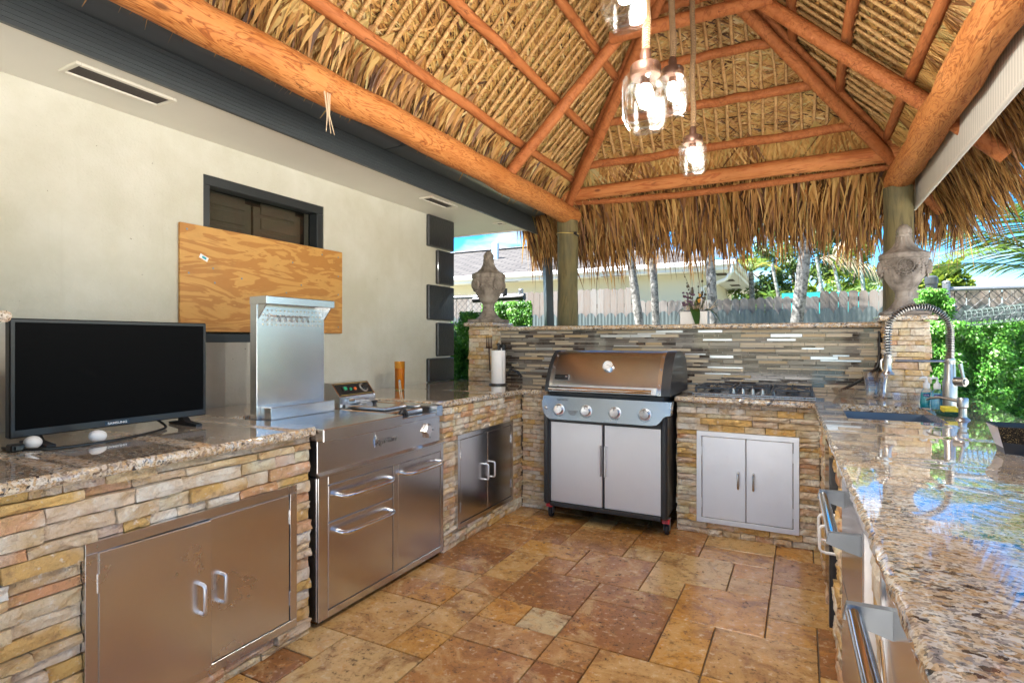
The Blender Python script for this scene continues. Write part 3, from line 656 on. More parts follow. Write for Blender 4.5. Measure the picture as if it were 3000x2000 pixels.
for i, (a_, x, z, L, h, mt) in enumerate(tl):
    d = .0065 + rs.uniform(-.0008, .0008)
    if i < 298:
        mm = Matrix.Diagonal((L, d, h, 1)); mm.translation = (x, TY + .006, z); inst('mosaic_tile', unit[mt], bw, mm)
    else: rest.setdefault(mt, M()).box(x, x + L, TY + .006 - d, TY + .0065, z, z + h)
for mt, m in rest.items(): part('small_mosaic_tiles', m, mt, bw, smooth=False, kind='stuff')
# --- pillars
def pillar(x0, x1, y0, y1, label, seed, z0=.92, z1=1.422, ax=('y', 'x')):
    p = thing('stone_pillar', label, 'pillar', ((x0 + x1) / 2, (y0 + y1) / 2, 0), 'stacked stone pillars')
    m = M(); d = .028; m.box(x0 + d, x1 - d, y0 + d, y1 - d, .0 if z0 < .5 else z0, z1); part('core', m, 'mortar', p, smooth=False)
    kw = dict(hs=(.030, .047), ls=(.06, .17))
    stones(p, (x0, y0 + d, 0), (1, 0), x1 - x0, z0 + .002, z1, [], d, seed, **kw)
    stones(p, (x1 - d, y0 + d * .3, 0), (0, 1), y1 - y0 - d * .3, z0 + .002, z1, [], d, seed + 1, **kw)
    stones(p, (x0 + d, y1, 0), (0, -1), y1 - y0 - d * .3, z0 + .002, z1, [], d, seed + 2, **kw)
    slab('cap', [(x0 - .03, y0 - .03), (x1 + .03, y0 - .03), (x1 + .03, y1 + .03), (x0 - .03, y1 + .03)], z1 + .001, z1 + .036, p, rough=.003); return p
pillar(-2.745, -2.505, 4.40, 4.75, 'stacked stone pillar with granite cap behind the paper towel roll', 40)
pillar(.478, .718, 4.345, 4.72, 'stacked stone pillar with granite cap behind the sink faucet', 50)
pillar(-2.50, -2.155, .45, .764, 'stacked stone pillar with granite cap beside the television', 60, .922, 1.352)

# ------------------------------------------------------------------ house on the left
hs_ = thing('house', 'cream stucco house wall with black corner quoins, soffit and black gutter', 'house', (-3.4, 2.5, 0))
wy0, wy1, wz0, wz1 = 1.955, 2.835, 1.285, 2.222
m = M()
for (ya, yb, za, zb) in ((-9, wy0, 0, 2.43), (wy1, 4.405, 0, 2.43), (wy0, wy1, 0, wz0), (wy0, wy1, wz1, 2.43)): m.box(WX - .2, WX, ya, yb, za, zb)
part('wall', m, 'stucco', hs_, smooth=False)
m = M(); m.box(-9, WX - .2, 4.2, 4.404, 0, 2.43); part('end_wall', m, 'stucco', hs_, smooth=False)
m = M(); m.box(-9, -2.475, -9, 5.03, 2.412, 2.43); part('soffit', m, 'soffit_paint', hs_, smooth=False)
m = M(); m.box(-9, -2.455, 5.032, 5.052, 2.405, 2.60); m.box(-9, -2.46, 5.015, 5.031, 2.395, 2.411); part('fascia', m, 'trim_paint', hs_)
m = M(); m.box(-2.474, -2.452, -9, 5.05, 2.395, 2.60); part('fascia', m, 'trim_paint', hs_)
m = M(); m.prism([(-2.40, 2.60), (-2.40, 2.66), (-6.5, 4.1), (-9, 3.2), (-9, 3.1), (-6.5, 4.0)], -9, 5.15, 'y'); part('roof', m, 'shingle', hs_, smooth=False)
for k, (za, zb) in enumerate(((2.13, 2.411), (1.807, 2.115), (1.478, 1.790), (1.152, 1.455), (.925, 1.135))):
    ya = 4.026 if k % 2 == 0 else 4.166
    m = M(); m.box(WX - .25, WX + .028, ya, 4.432, za, zb, .008); part('quoin', m, 'quoin_black', hs_)
# window with shutters behind
wdw = M()
for (ya, yb, za, zb) in ((wy0, wy1, wz1 - .055, wz1), (wy0, wy1, wz0, wz0 + .05), (wy0, wy0 + .045, wz0 + .05, wz1 - .055), (wy1 - .055, wy1, wz0 + .05, wz1 - .055)): wdw.box(WX - .10, WX - .006, ya, yb, za, zb, .003)
wd = part('window_frame', wdw, 'window_black', hs_)
m = M(); m.box(WX - .09, WX - .075, wy0 + .045, wy1 - .055, wz0 + .05, wz1 - .055); part('pane', m, 'window_glass', wd, smooth=False)
for k in range(2):
    ya = wy0 + .05 + k * .39; m = M(); m.box(WX - .19, WX - .165, ya, ya + .375, wz0, wz1 - .07, .003)
    for j in range(9): m.box(WX - .165, WX - .155, ya + .05, ya + .325, wz0 + .06 + j * .095, wz0 + .135 + j * .095, .003)
    part('shutter', m, 'shutter_white', wd)
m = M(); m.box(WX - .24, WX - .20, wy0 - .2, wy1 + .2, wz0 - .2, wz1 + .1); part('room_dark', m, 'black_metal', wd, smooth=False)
for (xa, xb, ya, yb) in ((-2.712, -2.568, 1.17, 1.575), (-2.665, -2.545, 3.54, 3.91), (-2.61, -2.515, 4.62, 4.72)):
    fm = M(); w = .018
    for q in ((xa, xb, ya, ya + w), (xa, xb, yb - w, yb), (xa, xa + w, ya + w, yb - w), (xb - w, xb, ya + w, yb - w)): fm.box(q[0], q[1], q[2], q[3], 2.400, 2.413, .002)
    vf = part('soffit_vent', fm, 'trim_paint', hs_); m = M(); m.box(xa + w, xb - w, ya + w, yb - w, 2.4085, 2.413); part('mesh', m, 'vent_mesh', vf, smooth=False)
# ribbed beam, gutter and metal post
bm_ = thing('carport_beam', 'long black ribbed aluminium beam with gutter along the soffit', 'beam', (-2.42, 2.4, 2.4))
m = M(); prof = [(-2.452, 2.392), (-2.432, 2.392)]
zz = 2.392
for k in range(8): prof += [(-2.432, zz + .016), (-2.4345, zz + .0175), (-2.432, zz + .019)]; zz += .019
prof += [(-2.432, 2.548), (-2.452, 2.548)]
m.prism(prof, -8, 5.62, 'y'); part('beam', m, 'beam_aluminium', bm_, ang=20)
m = M(); pr_ = [(-2.445, 2.552), (-2.33, 2.555), (-2.30, 2.565), (-2.275, 2.60), (-2.245, 2.66), (-2.235, 2.70), (-2.245, 2.70), (-2.29, 2.61), (-2.445, 2.57)]
m.prism(pr_, -8, 5.45, 'y'); part('gutter', m, 'gutter_aluminium', bm_, ang=50)
m = M(); m.box(-2.447, -2.23, 2.87, 2.876, 2.55, 2.70); part('gutter_joint', m, 'beam_aluminium', bm_)
m = M(); m.tube([(-2.40, 5.55, .0), (-2.45, 5.53, 2.40)], .058, 4, True); part('post', m, 'beam_aluminium', bm_, ang=20)
m = M(); m.tube([(-2.30, 5.58, .0), (-2.335, 5.58, 2.40)], .016, 8); part('downspout', m, 'white_paint', bm_)
m = M(); m.prism([(-2.46, 2.712), (-2.07, 2.752), (-2.07, 2.757), (-2.46, 2.717)], -9, 5.4, 'y'); part('sun_gap_cover', m, 'beam_aluminium', bm_, smooth=False)  # thin unseen sheet added to block sun between gutter and thatch
# plywood over the window
pw = thing('plywood_board', 'orange plywood sheet screwed over the lower part of the window', 'board', (WX + .012, 2.4, 1.345))
m = M(); m.box(WX + .003, WX + .02, 1.813, 2.99, 1.345, 1.926, .0015); part('sheet', m, 'plywood', pw)
for (yy, zz_) in ((1.85, 1.895), (1.86, 1.66), (1.87, 1.38), (2.0, 1.70), (2.01, 1.62), (2.18, 1.66), (2.55, 1.80), (2.62, 1.66), (2.80, 1.885), (2.95, 1.885), (2.95, 1.62), (2.95, 1.39), (2.5, 1.60), (2.95, 1.75)):
    m = M(); m.lathe([(.006, 0), (.005, .002), (.001, .0025)], (WX + .0201, yy, zz_), 10, axis=0); part('screw', m, 'galvanised', pw)
m = M(); q = [Vector((0, -.026, -.012)), Vector((0, .026, -.012)), Vector((0, .026, .012)), Vector((0, -.026, .012))]; rt_ = Matrix.Rotation(R(-24), 3, 'X')
m.add([rt_ @ p + Vector((WX + .0208, 1.945, 1.752)) for p in q], [(0, 1, 2, 3)]); lb = part('sticker', m, 'white_plastic', pw, smooth=False)
m = M(); m.add([rt_ @ (p * .5) + Vector((WX + .0212, 1.947, 1.752)) for p in q], [(0, 1, 2, 3)]); part('print', m, 'soap_teal', lb, smooth=False)
# ------------------------------------------------------------------ thatched pavilion
hut = thing('thatched_pavilion', 'open tiki pavilion roof of palm thatch on orange peeled log frame', 'pavilion', (-.68, 5.0, 0))
TA = .954; AL = math.atan(TA); ca, sa = math.cos(AL), math.sin(AL)
XL, XR, YB, YF = -1.95, .59, 4.95, -.35; ZP = 2.74; UMAX = 1.27 / ca
SLOPES = {'left': (Vector((XL, 0, ZP)), Vector((0, 1, 0)), Vector((ca, 0, sa)), Vector((sa, 0, -ca))),
          'right': (Vector((XR, 0, ZP)), Vector((0, 1, 0)), Vector((-ca, 0, sa)), Vector((-sa, 0, -ca))),
          'back': (Vector((0, YB, ZP)), Vector((1, 0, 0)), Vector((0, -ca, sa)), Vector((0, -sa, -ca))),
          'front': (Vector((0, YF, ZP)), Vector((1, 0, 0)), Vector((0, ca, sa)), Vector((0, sa, -ca)))}
def srange(nm, u):
    return (XL + u * ca, XR - u * ca) if nm in ('back', 'front') else (YF + u * ca, YB - u * ca)
def P(nm, s_, u, d=0.0):
    O, e, up, n = SLOPES[nm]; return O + e * s_ + up * u + n * d
def wob(p, q, n, w, rs):
    p, q = Vector(p), Vector(q); out = []
    for i in range(n + 1):
        f = i / n; out.append(p + (q - p) * f + Vector((rs.uniform(-w, w), rs.uniform(-w, w), rs.uniform(-w, w))) * (1 if 0 < i < n else .3))
    return out
def log(name, p, q, r0, r1, mat, seed, n=14, w=.006, seg=20, parent=hut):
    rs = random.Random(seed); m = M(); pts = wob(p, q, n, w, rs); rr = [(r0 + (r1 - r0) * i / n) * rs.uniform(.955, 1.045) for i in range(n + 1)]
    m.tube(pts, rr, seg); return part(name, m, mat, parent, ang=60)
lb_ = log('beam', (-2.0, -.55, 2.492), (-2.0, 5.13, 2.505), .074, .090, 'log_y', 1, 24, .010)
log('beam', (.648, -.55, 2.50), (.645, 5.10, 2.50), .088, .094, 'log_y', 2, 24, .010)
log('cross_beam', (-2.16, 4.95, 2.672), (.74, 4.95, 2.672), .056, .064, 'log_x', 3, 12, .004)
log('cross_beam', (-2.16, -.35, 2.67), (.74, -.35, 2.67), .06, .06, 'log_x', 4)
m = M(); m.tube([(-2.02, 5.08, 2.632), (-1.5, 5.08, 2.600), (-1.0, 5.08, 2.585), (-.5, 5.08, 2.588), (.0, 5.08, 2.600), (.72, 5.08, 2.615)], [.027, .029, .03, .03, .028, .027], 14); part('eave_pole', m, 'rafter_wood', hut)
for (x, y, r) in ((-2.0, 5.0, .1), (.632, 5.0, .096), (-2.0, -.4, .1), (.632, -.4, .096)):
    log('post', (x, y, -.02), (x, y, 2.43), r * 1.03, r * .97, 'post_wood', int(x * 10 + y * 3) + 99, 12, .004, 24)
m = M(); m.tube([(-2.0 + .106 * math.cos(t), 5.0 + .106 * math.sin(t), 2.31 + .006 * math.sin(2 * t)) for t in [2 * math.pi * i / 24 for i in range(25)]], .0035, 6, False); ty = part('wire_tie', m, 'yellow_wire', hut)
m = M(); m.box(-1.90, -1.87, 4.895, 4.915, 2.285, 2.31, .003); m.tube([(-1.89, 4.90, 2.29), (-1.845, 4.885, 2.262)], .006, 8); part('clip', m, 'black_plastic', ty)
# rafters : centre lies .14 (vertical) below purlin plane
def Q(nm, s_, u): return P(nm, s_, u) - Vector((0, 0, .135))
for y in (3.77, .95):
    log('rafter', Q('left', y, -.06), Q('left', y, UMAX - .02), .043, .040, 'rafter_wood', 20 + int(y), 10, .004, 16)
    log('rafter', Q('right', y, -.50), Q('right', y, UMAX - .02), .047, .042, 'rafter_wood', 30 + int(y), 10, .004, 16)
log('collar_tie', (-1.17, 3.72, 3.375), (-.16, 3.72, 3.375), .043, .043, 'rafter_wood', 41, 6, .003, 16)
log('ridge_pole', (-.68, .85, 3.79), (-.68, 3.75, 3.79), .05, .05, 'rafter_wood', 42)
dz = Vector((0, 0, .10)); tipb = Vector((-.68, 3.68, ZP + TA * 1.27)) - Vector((0, 0, .15)); tipf = Vector((-.68, .92, tipb.z))
for (cx_, cy_, tip, k) in ((XL, YB, tipb, 0), (XR, YB, tipb, 1), (XL, YF, tipf, 2), (XR, YF, tipf, 3)):
    c0 = Vector((cx_, cy_, ZP)) - Vector((0, 0, .12)); o0 = c0 + (c0 - tip).normalized() * (.60 if k == 1 else .1)
    log('hip_rafter', o0, tip, .045, .038, 'rafter_wood', 50 + k, 12, .004, 16)
    c1 = Vector((cx_, cy_, ZP - .012)); t1 = tip + Vector((0, 0, .12)); log('hip_pole', c1, t1, .028, .026, 'rafter_wood', 60 + k, 10, .003, 12)
for nm, us in (('left', (.07, .474, .90, 1.32)), ('right', (.06, .49, .90, 1.32)), ('back', (.196, .564, .923, 1.32)), ('front', (.1, .6, 1.1))):
    for k, u in enumerate(us):
        a_, b_ = srange(nm, u); ins = .02 if nm != 'left' else -.0
        if nm == 'back': a_ += .05; b_ -= .05
        log('purlin', P(nm, a_ + .02, u), P(nm, b_ - .02, u), .036 if nm != 'back' else .034, .030 if nm != 'back' else .036, 'rafter_wood', hash((nm, k)) % 1000 if False else 70 + k * 7 + len(nm), 14, .007, 14)
# frond stems
rs = random.Random(77); stem_mesh = []
for k in range(6):
    m = M(); m.tube([(0, 0, 0), (rs.uniform(-.006, .006), rs.uniform(-.004, .004), .33), (rs.uniform(-.006, .006), rs.uniform(-.004, .004), .66), (0, 0, 1)], [.0125, .012, .0115, .0105], 8)
    me = mesh('frond_stem', m, 'stem_wood'); autosmooth(me, 60); stem_mesh.append(me)
def stem(nm, s_, u0, u1, d):
    a_, b_ = P(nm, s_ + jit(.012), u0, d), P(nm, s_ + jit(.012), u1, d - .012); dv = b_ - a_
    q = dv.to_track_quat('Z', 'Y').to_matrix().to_4x4(); mt = Matrix.Translation(a_) @ q @ Matrix.Diagonal((rs.uniform(.8, 1.25), rs.uniform(.7, 1.1), dv.length, 1)); inst('frond_stem', rs.choice(stem_mesh), hut, mt)
for nm, s0, s1, stp, us in (('left', 1.15, 4.9, .088, ((.03, .50), (.44, .93), (.86, 1.36), (1.3, 1.72))), ('back', -1.9, .54, .086, ((.16, .59), (.53, .95), (.90, 1.35), (1.3, 1.7))), ('right', 2.0, 4.9, .092, ((.02, .52), (.46, .93), (.86, 1.36)))):
    n = int((s1 - s0) / stp)
    for i in range(n + 1):
        s_ = s0 + i * stp
        for (u0, u1) in us:
            a_, b_ = srange(nm, u0)
            if not (a_ + .03 < s_ < b_ - .03): continue
            a2, b2 = srange(nm, u1); ue = u1
            if not (a2 < s_ < b2): ue = min(u1, (s_ - srange(nm, 0)[0]) / ca, (srange(nm, 0)[1] - s_) / ca)
            if ue - u0 < .1: continue
            stem(nm, s_, u0, ue, -.018 + rs.uniform(-.006, .006))
# thatch body
bm = M()
tv = .16
for nm, over in (('left', .17), ('right', .42), ('back', .52), ('front', .3)):
    a0, b0 = srange(nm, 0); a1, b1 = srange(nm, UMAX); ov = over / ca
    ae, be = a0, b0
    if nm in ('back', 'front'): ae, be = a0 - (.55 if nm == 'back' else .2), b0 + .50
    else: be = b0 + .52; ae = a0 - .3
    up = SLOPES[nm][2]
    zo = Vector((0, 0, .095)); pts = [P(nm, ae, -ov) + zo, P(nm, be, -ov) + zo, P(nm, b0, 0) + zo, P(nm, b1, UMAX) + zo, P(nm, a1, UMAX) + zo, P(nm, a0, 0) + zo]
    tp = [p + Vector((0, 0, tv if i > 1 else .06)) for i, p in enumerate(pts)]
    o = [tuple(p) for p in pts + tp]; n = 6
    bm.add(o, [(5, 4, 3, 2), (0, 5, 2, 1), (n + 2, n + 3, n + 4, n + 5), (n + 1, n + 2, n + 5, n + 0)] + [(i, (i + 1) % n, n + (i + 1) % n, n + i) for i in range(n)])
bm.prism([(-.68 - .35, 3.72), (-.68, 4.10), (-.68 + .35, 3.72), (-.68 + .5, 3.78), (-.68, 4.32), (-.68 - .5, 3.78)], .7, 3.95, 'y')  # unseen ridge cap added to stop sun leaking along the ridge
part('thatch_core', bm, 'thatch_body', hut, smooth=False)
def blade(m, base, dirv, side, L, w, bend, var, nseg=3, tip=.04, w0=.35):
    """leaf strip; bend = vector added with t^2 ; var 0..1"""
    vs = []; cs = []
    for i in range(nseg + 1):
        t = i / nseg; c = base + dirv * (L * t) + bend * (t * t); ww = w * (w0 + (1 - w0) * min(1, t * 3)) * (1 - max(0, t - .35) / .65 * (1 - tip)) if t > .35 else w * (w0 + (1 - w0) * min(1, t * 3))
        vs += [c - side * (ww / 2), c + side * (ww / 2)]; cs += [min(1, max(0, var + (t - .5) * -.06))] * 2
    m.add(vs, [(2 * i, 2 * i + 1, 2 * i + 3, 2 * i + 2) for i in range(nseg)], cs)
rs = random.Random(5)
def vcol(): return min(1, max(0, rs.gauss(.50, .27)))
for nm in ('left', 'back', 'right', 'front'):
    m = M(); O, e, up, n = SLOPES[nm]; dn = -up
    # interior field
    step = .046 if nm != 'front' else .15
    u = .02
    while u < UMAX:
        a_, b_ = srange(nm, u); s_ = a_ + rs.random() * step
        if nm in ('left', 'right'): s_ = max(s_, -.3 if nm == 'left' else .3)
        while s_ < b_:
            for k in range(5):
                sg = 1 if rs.random() < .5 else -1
                if nm == 'left': sg = 1 if rs.random() < .7 else -1
                if nm == 'back': sg = 1 if rs.random() < .65 else -1
                ph = sg * R(rs.gauss(62, 16)); d = dn * math.cos(ph) + e * math.sin(ph); roll = R(rs.uniform(-28, 28))
                sd = (e * math.cos(ph) - dn * math.sin(ph)); sd = sd * math.cos(roll) + n * math.sin(roll)
                base = O + e * (s_ + jit(.03)) + up * (u + jit(.03)) + n * rs.uniform(-.062, -.034)
                blade(m, base, d, sd, rs.uniform(.14, .32), rs.uniform(.010, .020), n * rs.uniform(-.012, .012), vcol(), 2)
            s_ += step * rs.uniform(.8, 1.2)
        u += step * .9
    part('thatch', m, 'thatch', hut, smooth=False, kind='stuff')
    # fans of the lowest course and the hanging fringe
    m = M(); hub_u = {'left': .13, 'right': .12, 'back': .25, 'front': .15}[nm]; over = {'left': .14, 'right': .42, 'back': .50, 'front': .3}[nm]
    a_, b_ = srange(nm, 0); a_ += -.1; b_ += .1
    if nm in ('left', 'right'): a_ = max(a_, -.4)
    s_ = a_
    while s_ < b_:
        vc = rs.uniform(.25, .8); hub = O + e * s_ + up * (hub_u + jit(.05)) + n * rs.uniform(-.012, .0); nb = 13; tw = R(rs.uniform(-14, 14))
        for k in range(nb):
            ph = R(-34 + 68 * k / (nb - 1)) + tw; d = dn * math.cos(ph) + e * math.sin(ph); sd = e * math.cos(ph) - dn * math.sin(ph); rl = R(38 if k % 2 else -38); sd = sd * math.cos(rl) + n * math.sin(rl)
            blade(m, hub, d, sd, rs.uniform(.36, .50), rs.uniform(.024, .034), n * rs.uniform(-.01, .03), min(1, max(0, vc + jit(.18))), 3, .05, .12)
        s_ += rs.uniform(.05, .085)
    part('thatch_fans', m, 'thatch', hut, smooth=False, kind='stuff')
    m = M(); ea, eb = a_ , b_
    if nm == 'back': ea, eb = -2.62, 1.10
    elif nm == 'left': ea, eb = -.4, 4.9
    elif nm == 'right': ea, eb = -.6, 5.47
    ov = over / ca; nfr = int((eb - ea) * (620 if nm != 'front' else 60) * (.45 if nm == 'left' else 1))
    clump = [rs.random() for _ in range(400)]
    for i in range(nfr):
        s_ = rs.uniform(ea, eb); f = rs.random(); uu = -.10 - f * (ov - .12)
        if nm == 'left': uu = rs.uniform(-.05, .05)
        cl = clump[int((s_ + 10) * 9) % 400]
        if nm == 'left': cl = .5
        base = O + e * s_ + up * uu + n * rs.uniform(-.04, .02); ph = R(rs.gauss(0, 15)); d = dn * math.cos(ph) + e * math.sin(ph)
        L = rs.uniform(.26, .46) * (.75 + .5 * cl) * (1 if nm != 'left' else .5); sd = (e * math.cos(ph) - dn * math.sin(ph)); rl = R(rs.uniform(-60, 60)); sd = (sd * math.cos(rl) + n * math.sin(rl)).normalized()
        # droop so that the outer half hangs
        bend = Vector((0, 0, -1)) * L * rs.uniform(.25, .62) - d * L * rs.uniform(.12, .38)
        blade(m, base, d, sd, L, rs.uniform(.014, .030), bend, min(1, max(0, rs.gauss(.34, .24))), 4, .02, .5)
    # long dark hair-like tips
    if nm in ('back', 'right'):
        for i in range(int((eb - ea) * 26)):
            s_ = rs.uniform(ea, eb); base = O + e * s_ - up * (ov + rs.uniform(-.08, .04)) + Vector((0, 0, rs.uniform(-.10, -.02))); d = Vector((jit(.16), jit(.16), -1)).normalized()
            blade(m, base, d, (e + n * jit(.5)).normalized(), rs.uniform(.10, .24), rs.uniform(.004, .008), Vector((jit(.02), jit(.02), 0)), rs.uniform(0, .12), 2, .1, .6)
    part('thatch_fringe', m, 'thatch', hut, smooth=False, kind='stuff')
m = M(); 
for dx in (-.012, .006, .02): m.tube([(-1.93, 1.87 + dx, 2.43), (-1.925, 1.875 + dx * .4, 2.33), (-1.92, 1.878 + dx * 1.6, 2.245)], [.004, .003, .0015], 6)
part('straw_strand', m, 'straw', hut)
# roll-down shade
sh = thing('roll_down_shade', 'beige striped roll-down shade hanging outside the right log beam', 'shade', (.74, 2.5, 2.27))
m = M(); m.box(.742, .7455, -.3, 5.08, 2.285, 2.51); part('fabric', m, 'shade_fabric_striped', sh, smooth=False)
m = M(); m.tube([(.744, -.3, 2.277), (.744, 5.09, 2.277)], .013, 12); part('hem_bar', m, 'shade_fabric', sh)
m = M(); m.box(.728, .76, -.35, 5.11, 2.511, 2.545, .004); part('head_rail', m, 'black_metal', sh)
m = M(); m.tube([(.744, 5.11, 2.53), (.744, 5.115, 2.25), (.744, 5.115, 2.18)], .006, 8); part('pull_cord', m, 'black_plastic', sh)
m = M(); m.tube([(.745, 5.114, 2.19), (.747, 5.114, 1.80)], .002, 6); part('guide_wire', m, 'wire', sh)

# ------------------------------------------------------------------ pendant jars
def jar(x, y, zb, h, r, label, ztop=3.74):
    t = thing('jar_pendant_light', label, 'pendant light', (x, y, zb), 'mason jar pendant lights on ropes')
    H = h * .86; o = [(.0, .006), (r * .72, .004), (r * .93, .02), (r, .05), (r, H * .66), (r * .96, H * .78), (r * .80, H * .88), (r * .66, H * .93), (r * .66, H)]
    i = [(r * .60, H), (r * .60, H * .94), (r * .75, H * .87), (r * .9, H * .775), (r * .945, H * .655), (r * .945, .055), (r * .85, .028), (r * .5, .020), (.0, .022)]
    m = M(); m.lathe(o + i, (x, y, zb), 40, sq=5, caps=False); part('jar', m, 'jar_glass', t, ang=75)
    m = M(); m.lathe([(r * .70, H - .028), (r * .73, H - .024), (r * .73, H + .004), (r * .68, H + .010), (.018, H + .012), (.018, H + .045), (.014, H + .06)], (x, y, zb), 28); part('lid', m, 'bronze', t)
    m = M(); m.lathe([(.012, H - .06), (.016, H - .058), (.016, H - .0), (.012, H)], (x, y, zb), 16); part('socket', m, 'bronze', t)
    zc_ = zb + H * .56
    m = M(); m.lathe([(.004, -.042), (.018, -.034), (.026, -.012), (.027, .005), (.02, .028), (.012, .04), (.011, .052)], (x, y, zc_), 20); part('bulb', m, 'bulb', t)
    pts = [(x + .004 * math.sin(k * 1.7), y + .004 * math.cos(k * 1.3), zb + H + .045 + (ztop - zb - H - .045) * k / 14) for k in range(15)]
    m = M(); m.tube(pts, [.013 + .0012 * (k % 2) for k in range(15)], 10); part('rope', m, 'rope', t)
    L = bpy.data.lights.new('jar_lamp', 'POINT'); L.energy = 3.6; L.color = (1, .95, .88); L.shadow_soft_size = .008; lo = bpy.data.objects.new('jar_lamp', L); col.objects.link(lo); lo.parent = t; lo.location = (0, 0, zc_ - zb - .052)
jar(-.45, 1.80, 1.975, .235, .0665, 'large clear mason jar lamp on a thick rope, the biggest lit jar of the group')
jar(-.504, 3.0, 2.155, .218, .067, 'clear mason jar lamp that hangs lowest, in front of the back log beam')
jar(-.506, 2.5, 2.285, .225, .066, 'clear mason jar lamp half hidden behind the biggest jar')
jar(-.46, 1.6, 2.215, .225, .066, 'clear mason jar lamp hung beside the biggest jar with its base higher')
# ------------------------------------------------------------------ television, cable, eggs
tv_ = thing('television', 'black flat television standing on the granite counter with blank screen', 'television', (-2.45, 1.28, TOP1))
ty0, ty1, tz0, tz1 = .915, 1.639, .953, 1.376; tx = -2.45
m = M(); m.box(tx - .035, tx, ty0, ty1, tz0, tz1, .004); part('casing', m, 'black_plastic', tv_)
m = M(); m.box(tx - .07, tx - .036, ty0 + .12, ty1 - .12, tz0 + .05, tz1 - .1, .01); part('back_cover', m, 'black_plastic', tv_)
m = M(); m.box(tx + .0005, tx + .002, ty0 + .016, ty1 - .016, tz0 + .028, tz1 - .014); part('screen', m, 'screen_black', tv_, smooth=False)
for y in (ty0 + .08, ty1 - .10):
    m = M(); m.prism([(tx - .10, TOP1 + .001), (tx + .10, TOP1 + .001), (tx + .10, TOP1 + .010), (tx + .02, TOP1 + .018), (tx - .005, tz0 + .006), (tx - .03, tz0 + .006), (tx - .03, TOP1 + .018), (tx - .10, TOP1 + .010)], y - .014, y + .014, 'y'); part('foot', m, 'black_plastic', tv_)
text('logo', 'SAMSUNG', .0125, 'white_text', tv_, (tx + .0012, ty0 + .345, tz0 + .0135), (R(90), 0, R(90)), .0004, 1.25, True)
m = M(); m.box(tx + .0, tx + .0008, ty0 + .30, ty0 + .39, tz0 + .006, tz0 + .022); part('logo_plate', m, 'black_gloss', tv_, smooth=False)
def cable(name, pts, r, mat, label, cat='cable'):
    P_ = [Vector(p) for p in pts]; out = []
    for i in range(len(P_) - 1):
        p0, p1, p2, p3 = P_[max(i - 1, 0)], P_[i], P_[i + 1], P_[min(i + 2, len(P_) - 1)]
        for k in range(6):
            t = k / 6; out.append(.5 * ((2 * p1) + (p2 - p0) * t + (2 * p0 - 5 * p1 + 4 * p2 - p3) * t * t + (3 * p1 - p0 - 3 * p2 + p3) * t ** 3))
    out.append(P_[-1]); m = M(); m.tube(out, r, 8); return part(name, m, mat, None, label=label, cat=cat, loc=tuple(P_[0]))
cable('power_cable', [(-2.50, 1.42, .97), (-2.44, 1.44, .935), (-2.38, 1.40, .926), (-2.30, 1.25, .926), (-2.27, 1.12, .926), (-2.29, .98, .926), (-2.36, .92, .926), (-2.46, .90, .926)], .0052, 'black_plastic', 'black power cable looping over the granite in front of the television')
m = M(); m.box(-2.40, -2.36, .885, .925, .921, .945, .004); m.box(-2.36, -2.35, .895, .915, .927, .939); tag(part('power_plug', m, 'black_plastic', None, label='black power plug brick beside an egg below the television', cat='plug', loc=(-2.38, .90, .921)))
for (x, y, rz, lab) in ((-2.385, .955, .6, 'white egg lying against the black power plug'), (-2.325, 1.128, .2, 'white egg lying alone on the granite behind the cable loop')):
    m = M(); m.lathe([(.001, -.030), (.010, -.0285), (.017, -.023), (.0215, -.012), (.0225, 0), (.021, .011), (.016, .022), (.009, .0285), (.001, .031)], (0, 0, 0), 24)
    rm = Matrix.Rotation(rz, 3, 'Z') @ Matrix.Rotation(R(80), 3, 'X'); m.v = [tuple(rm @ Vector(p) + Vector((x, y, TOP1 + .0225))) for p in m.v]
    part('egg', m, 'egg', None, label=lab, cat='egg', loc=(x, y, TOP1), ang=80, group='white eggs')
# ------------------------------------------------------------------ fryer cart
ct = thing('stainless_cart', 'stainless steel barbecue cart with drawers, side shelf and tall back panel', 'cart', (-2.18, 2.3, 0))
cx0, cx1, cy0, cy1 = -2.455, -1.915, 1.808, 2.786
m = M(); m.box(cx0, cx1 - .012, cy0, cy1, .035, .68, .003); part('cabinet', m, 'steel', ct)
def fp(name, y0, y1, z0, z1, d0=0.0, d1=.012, mat='steel', par=ct, b=.002):
    m = M(); m.box(cx1 - .012 + d0, cx1 - .012 + d1, y0, y1, z0, z1, b); return part(name, m, mat, par)
fp('face_frame', cy0, 1.866, .035, .679); fp('face_frame', 2.756, cy1, .035, .679); fp('face_frame', 2.324, 2.362, .07, .637); fp('face_frame', 1.867, 2.755, .035, .068); fp('face_frame', 1.867, 2.755, .638, .679)
def pull(par, y0, y1, z, x=cx1 - .002):
    m = M(); bar_handle(m, (x, y0, z), (x, y1, z), (.055, 0, -.004), .0115, .06); return part('handle', m, 'chrome', par)
d = fp('drawer', 1.870, 2.320, .468, .634, .001, .010); pull(d, 1.925, 2.285, .582)
d = fp('drawer', 1.870, 2.320, .072, .462, .001, .010); pull(d, 1.925, 2.285, .413)
d = fp('cabinet_door', 2.366, 2.752, .072, .634, .001, .010); pull(d, 2.395, 2.725, .585)
m = M(); m.box(cx0, -1.928, cy0 + .006, 2.765, .684, .846, .002); part('apron', m, 'steel', ct)
m = M(); m.prism([(-1.93, .682), (-1.905, .682), (-1.905, .69), (-1.928, .70)], cy0, cy1, 'y'); part('ledge', m, 'steel', ct)
m = M(); m.box(-2.44, -1.862, 1.788, 2.336, .848, .906, .0035); part('side_shelf', m, 'steel', ct)
